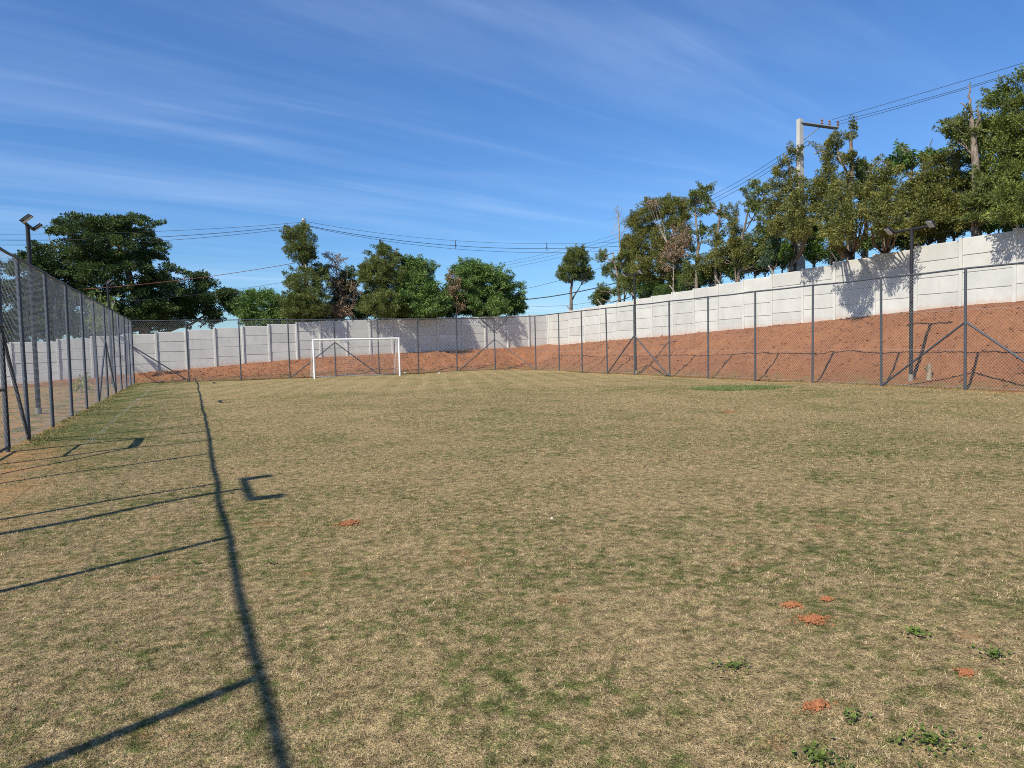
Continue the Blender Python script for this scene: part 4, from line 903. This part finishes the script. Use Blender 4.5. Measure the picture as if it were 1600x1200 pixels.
def make_tree(spec, seed):
    name, label, cat, kind, lobes, trunk, r, dens, group, limbs = spec
    rg = np.random.default_rng(seed)
    base = np.array(trunk[0])
    root = empty(name, tuple(base)); tag(root, label, cat, group)
    cloud, cen = leaf_cloud(lobes, kind, dens, rg)
    wt = (float(zwall_right(base[1])) if base[0] > 25 else float(zwall_back(base[0])) if base[1] > 48.2 else -9) + 2.5
    m = MB()
    def wob(pts, a):
        P = [np.array(p, float) for p in pts]; o = []
        for i, (p, q) in enumerate(zip(P[:-1], P[1:])):
            for t in np.linspace(0, 1, 4)[:-1]:
                o.append(p + (q - p) * t + (rg.normal(size=3) * a if (i or t) else 0))
        o.append(P[-1]); return o
    tp = wob(trunk, min(r * 0.25, 0.03))
    m.tube([p - base for p in tp], list(np.linspace(r * 1.15, r * 0.35, len(tp))), 8)
    nodes = list(tp)
    for lb in limbs:
        lp = wob(lb, min(r * 0.2, 0.03))
        m.tube([p - base for p in lp], list(np.linspace(*(lambda q: (q, q * 0.3))(min(r * 0.5, 0.025 + 0.035 * np.linalg.norm(lp[-1] - lp[0]))), len(lp))), 6)
        nodes += lp
    if cen:
        pick = rg.permutation(len(cen))[:min(len(cen), 46)]
        for i in pick:
            c = cen[i]
            cand = [p for p in nodes if wt < p[2] < c[2] + 0.15] or [p for p in nodes if p[2] > wt] or [tp[-1]]
            s = min(cand, key=lambda p: np.linalg.norm(p - c) + max(0, p[2] - c[2] + 0.5))
            mid = (s + c) / 2 + np.array([0, 0, -0.08 * np.linalg.norm(c - s)]) + rg.normal(size=3) * 0.06
            r0 = min(r * 0.4, 0.02 + 0.018 * np.linalg.norm(c - s))
            m.tube([s - base, mid - base, c - base], [r0, r0 * 0.6, r0 * 0.25], 5, False)
    if kind == 'bare':
        for _ in range(26):
            p = nodes[rg.integers(4, len(nodes))]; d = rg.normal(size=3) * 0.35 + np.array([0, 0, 0.35])
            m.tube([p - base, p + d - base], [0.012, 0.004], 4, False)
    m.build('trunk', M[KIND[kind][5]], root)
    if cloud:
        v, f = cloud
        link('crown', np_mesh('crown', v - base, f, LEAF[kind]), root)
    return root
for i, spec in enumerate(TREES): make_tree(spec, 100 + i)

# ------------------------------------------------------------------ small things on and around the pitch
def lump(name, mat, loc, rx, ry, h, seed, n=10, rings=4):
    rg = np.random.default_rng(seed)
    v, f = [(0, 0, h)], []
    for j in range(1, rings + 1):
        t = j / rings
        for k in range(n):
            a = 2 * math.pi * k / n; w = 1 + rg.uniform(-.28, .28)
            v.append((math.cos(a) * rx * t * w, math.sin(a) * ry * t * w, h * (1 - t ** 1.6) * rg.uniform(.7, 1.2) - (0.012 if j == rings else 0)))
    for k in range(n): f.append((0, 1 + k, 1 + (k + 1) % n))
    for j in range(rings - 1):
        for k in range(n):
            a, b = 1 + j * n + k, 1 + j * n + (k + 1) % n
            f.append((a, a + n, b + n, b))
    m = MB(); m.add(v, f, False)
    z = float(field_h(loc[0], loc[1])) if len(loc) == 2 else loc[2]
    return m.build(name, mat, None, (loc[0], loc[1], z), rg.uniform(0, 3))
SPOTS = [((3.10, 2.87), .13, .10, 'largest orange soil mound on the near right grass'),
         ((3.17, 3.10), .09, .06, 'soil mound just beyond the largest orange one'),
         ((3.42, 3.06), .05, .04, 'tiny orange soil crumb beside the far mound'),
         ((3.19, 2.07), .055, .045, 'orange soil mound nearest the right edge'),
         ((2.36, 2.17), .09, .05, 'low orange soil mound near the bottom edge'),
         ((1.23, 6.42), .16, .12, 'dark orange soil mound beyond the shadow line'),
         ((10.7, 12.2), .20, .14, 'orange soil patch out in the middle distance')]
def crumbs(label, p, rx, ry, seed):
    """low heap of crumbled soil, grains thinning out towards the edge"""
    rg = np.random.default_rng(seed)
    n = int(420 * (rx * ry / 0.013) ** 0.6)
    a, r = rg.uniform(0, 6.283, n), np.abs(rg.normal(0, 0.42, n))
    x, y = p[0] + np.cos(a) * r * rx, p[1] + np.sin(a) * r * ry
    sz = (0.003 + 0.008 * rg.random(n) ** 2.5)
    z = field_h(x, y) + 0.012 * np.exp(-r * r * 2) + rg.uniform(0, .004, n)
    v = oct_v[None] * rg.uniform(0.6, 1.4, (n, 6, 1)) * sz[:, None, None] + rg.normal(0, 0.25, (n, 6, 3)) * sz[:, None, None]
    v += np.stack([x, y, z], 1)[:, None, :] - np.array([p[0], p[1], 0])
    f = (oct_f[None] + 6 * np.arange(n)[:, None, None]).reshape(-1, 3)
    o = lump('soil_mound', M['soil'], p, rx * 0.45, ry * 0.45, 0.010, seed + 7, 22, 6)
    tag(o, label, 'soil mound', 'soil mounds on the grass')
    o.rotation_euler = (0, 0, 0)
    v = v - np.array([0, 0, o.location.z])
    c = link('crumbs', np_mesh('crumbs', v.reshape(-1, 3), f, M['soil']), o)
    c['kind'] = 'stuff'
for i, (p, rx, ry, lb) in enumerate(SPOTS): crumbs(lb, p, rx, ry, 40 + i)
tag(lump('pebble', M['stone'], (2.93, 5.70), .017, .014, 0.016, 60), 'small white pebble lying on the open grass', 'pebble')
tag(lump('pale_rock', M['stone'], (14.05, 42.3), .16, .09, 0.06, 61), 'flat pale rock at the foot of the back fence', 'rock')
tag(lump('pale_rock', M['stone'], (12.3, 43.9, 0.03), .08, .06, 0.05, 62), 'small pale rock just right of the goal', 'rock')
st = empty('tree_stump', (21.0, 14.9, float(bank_h(21.0, 14.9)) - 0.05)); tag(st, 'short cut stump beside the right floodlight pole', 'stump')
m = MB(); m.tube([(0, 0, -.1), (.02, 0, .2), (.05, .02, .52)], [.10, .075, .07], 9); m.build('stem', M['wood'], st)
m = MB(); m.tube([(.02, 0, .25), (-.12, .05, .42)], [.04, .03], 7); m.build('side_stub', M['wood'], st)

def weed(label, x, y, spread, n, seed, size=0.019):
    rg = np.random.default_rng(seed)
    root = empty('weed_plant', (x, y, float(field_h(x, y)))); tag(root, label, 'weed', 'green weeds in the turf')
    m = MB()
    for _ in range(n):
        a, d = rg.uniform(0, 6.28), spread * abs(rg.normal(0, 0.75))
        b = np.array([math.cos(a) * d, math.sin(a) * d * .8, 0.0])
        t = rg.uniform(0, 6.28); ln = size * rg.uniform(.6, 1.4)
        dr = np.array([math.cos(t), math.sin(t), rg.uniform(.2, .9)]); dr /= np.linalg.norm(dr)
        sd = np.cross(dr, [0, 0, 1]); sd /= np.linalg.norm(sd); upv = np.cross(sd, dr)
        z0 = np.array([0, 0, rg.uniform(0.006, 0.026)])
        w = ln * 0.34
        c = [b + z0, b + z0 + dr * ln * .35 + sd * w + upv * w * .2, b + z0 + dr * ln * .75 + sd * w * .7 + upv * w * .2, b + z0 + dr * ln,
             b + z0 + dr * ln * .75 - sd * w * .7 + upv * w * .2, b + z0 + dr * ln * .35 - sd * w + upv * w * .2]
        m.add(c, [(0, 1, 2, 3), (0, 3, 4, 5)])
    m.build('leaves', M['weed'], root)
WEEDS = [('bright green weed patch in the bottom right of the grass', 2.52, 1.76, .13, 150),
         ('dark green weed clump right of the largest soil mound', 3.39, 2.47, .055, 90),
         ('bright weed at the bottom edge left of the corner patch', 2.07, 1.88, .09, 100),
         ('small weed sprig just right of the fence shadow line', 0.46, 5.51, .06, 30),
         ('small weed sprig just left of the fence shadow line', -0.04, 5.78, .06, 30),
         ('low creeping weed left of the orange mounds', 2.30, 2.62, .09, 70),
         ('grassy weed tuft close to the right edge', 3.46, 2.11, .08, 90),
         ('tiny weed below the low orange mound', 2.41, 2.03, .04, 30)]
for i, (lb, x, y, s, n) in enumerate(WEEDS): weed(lb, x, y, s, n, 300 + i)

# ------------------------------------------------------------------ grass blades
def blades(name, pts, length, width, tone, rg, flat=0.75):
    n = len(pts)
    az = rg.uniform(0, 2 * np.pi, n)
    tilt = np.radians(np.clip(rg.normal(64, 17, n), 8, 87)) * flat / 0.75
    d = np.stack([np.cos(az) * np.sin(tilt), np.sin(az) * np.sin(tilt), np.cos(tilt)], 1)
    s = np.stack([-np.sin(az), np.cos(az), rg.uniform(-.5, .5, n)], 1)
    L = (length * rg.uniform(0.45, 1.35, n))[:, None]; W = (width * rg.uniform(0.6, 1.3, n))[:, None]
    v = np.stack([pts - s * W * .5, pts + s * W * .5, pts + d * L], 1).reshape(-1, 3)
    return name, v, np.arange(3 * n).reshape(n, 3), np.repeat(tone, 3)

rg = np.random.default_rng(11)
def scatter(r0, r1, dens, length, width):
    a0, a1 = R(24.2 - 46), R(24.2 + 46)        # angle from +y towards +x
    area = 0.5 * (a1 - a0) * (r1 * r1 - r0 * r0)
    n = int(area * dens)
    r = np.sqrt(rg.uniform(r0 * r0, r1 * r1, n)); a = rg.uniform(a0, a1, n)
    x, y = r * np.sin(a), r * np.cos(a)
    # tufts: pull the blades towards clump centres, and thin them where the turf is worn
    cl = vnoise(x, y, 0.055) + 0.5 * vnoise(x + 4, y + 2, 0.3)
    keep = (rg.random(n) < np.clip(0.60 + 0.62 * cl, 0.06, 1)) & (x > XL - 0.1) & (x < XR + 0.1) & (y < YB)
    for (p, rx, ry, lb) in SPOTS:
        keep &= ((x - p[0]) / (rx * 0.9)) ** 2 + ((y - p[1]) / (ry * 0.9)) ** 2 > 0.25 + 0.9 * rg.random(n)
    x, y = x[keep], y[keep]
    n = len(x)
    z = field_h(x, y) - 0.003
    ln = length * (1 + 0.35 * vnoise(x, y, 0.5))
    tone = np.clip(0.5 + 0.55 * vnoise(x, y, 0.07) + rg.normal(0, .28, n), 0, 1)
    return np.stack([x, y, z], 1), ln, width, tone
parts = []
for r0, r1, dens, ln, wd in ((1.9, 5.0, 26000, .020, .0040), (5.0, 8.5, 10500, .022, .0054), (8.5, 14, 3900, .025, .0075), (14, 27, 1000, .029, .012)):
    p, l, w, t = scatter(r0, r1, dens, ln, wd)
    parts.append(blades('grass', p, l, w, t, rg))
off = 0; V, F, Tn = [], [], []
for _, v, f, t in parts:
    V.append(v); F.append(f + off); Tn.append(t); off += len(v)
gm = np_mesh('turf_grass', np.concatenate(V), np.concatenate(F), M['blade'], {'tone': np.concatenate(Tn)})
tag(link('turf_grass', gm), 'short dry straw and green turf grass covering the pitch', 'grass', kind='stuff')

# watered patch of lush grass near the right fence
n = 19000
a, r_ = rg.uniform(0, 6.283, n), rg.random(n) ** 0.5
u, w = np.cos(a) * r_, np.sin(a) * r_
rr = 1 + 0.12 * np.sin(3 * a + 1) + 0.08 * np.sin(7 * a)
x = 16.05 + rr * (u * 1.50 * 0.70 + w * 1.15 * 0.70); y = 17.95 + rr * (-u * 1.50 * 0.70 + w * 1.15 * 0.70)
_, v, f, t = blades('lush', np.stack([x, y, field_h(x, y)], 1), np.full(n, 0.065), 0.010, np.ones(n), rg, 0.5)
lush = mat_leaf('lush_grass', ((0.13, 0.175, 0.05), (0.19, 0.235, 0.075), (0.28, 0.31, 0.12)), 0.25, 3)
tag(link('lush_grass', np_mesh('lush_grass', v, f, lush)), 'oval patch of longer lush green grass near the right fence', 'grass', kind='stuff')
# fringe of green growth along the foot of the fences
n = 22000
s = rg.random(n)
xs = np.where(s < .3, XL + np.abs(rg.normal(0.05, .22, n)), np.where(s < .6, rg.uniform(XL, 18.4, n), XR + 0.25 + rg.normal(0, .25, n)))
ys = np.where(s < .3, rg.uniform(15, 43.5, n), np.where(s < .6, YB + 0.15 + rg.normal(0, .25, n), rg.uniform(4, 41, n)))
kp = vnoise(xs, ys, 0.8) + 0.5 * vnoise(xs, ys, 0.25) > -0.15
xs, ys = xs[kp], ys[kp]
zs = np.where((xs > 20.25) | (ys > 43.9), bank_h(xs, ys), field_h(xs, ys))
_, v, f, t = blades('fringe', np.stack([xs, ys, zs], 1), np.full(len(xs), 0.085), 0.012, np.ones(len(xs)), rg, 0.5)
fr = mat_leaf('fringe_grass', ((0.12, 0.13, 0.035), (0.19, 0.19, 0.055), (0.34, 0.29, 0.11)), 0.25, 1.2)
tag(link('fringe_grass', np_mesh('fringe_grass', v, f, fr)), 'ragged grass fringe along the foot of the fences', 'grass', kind='stuff')
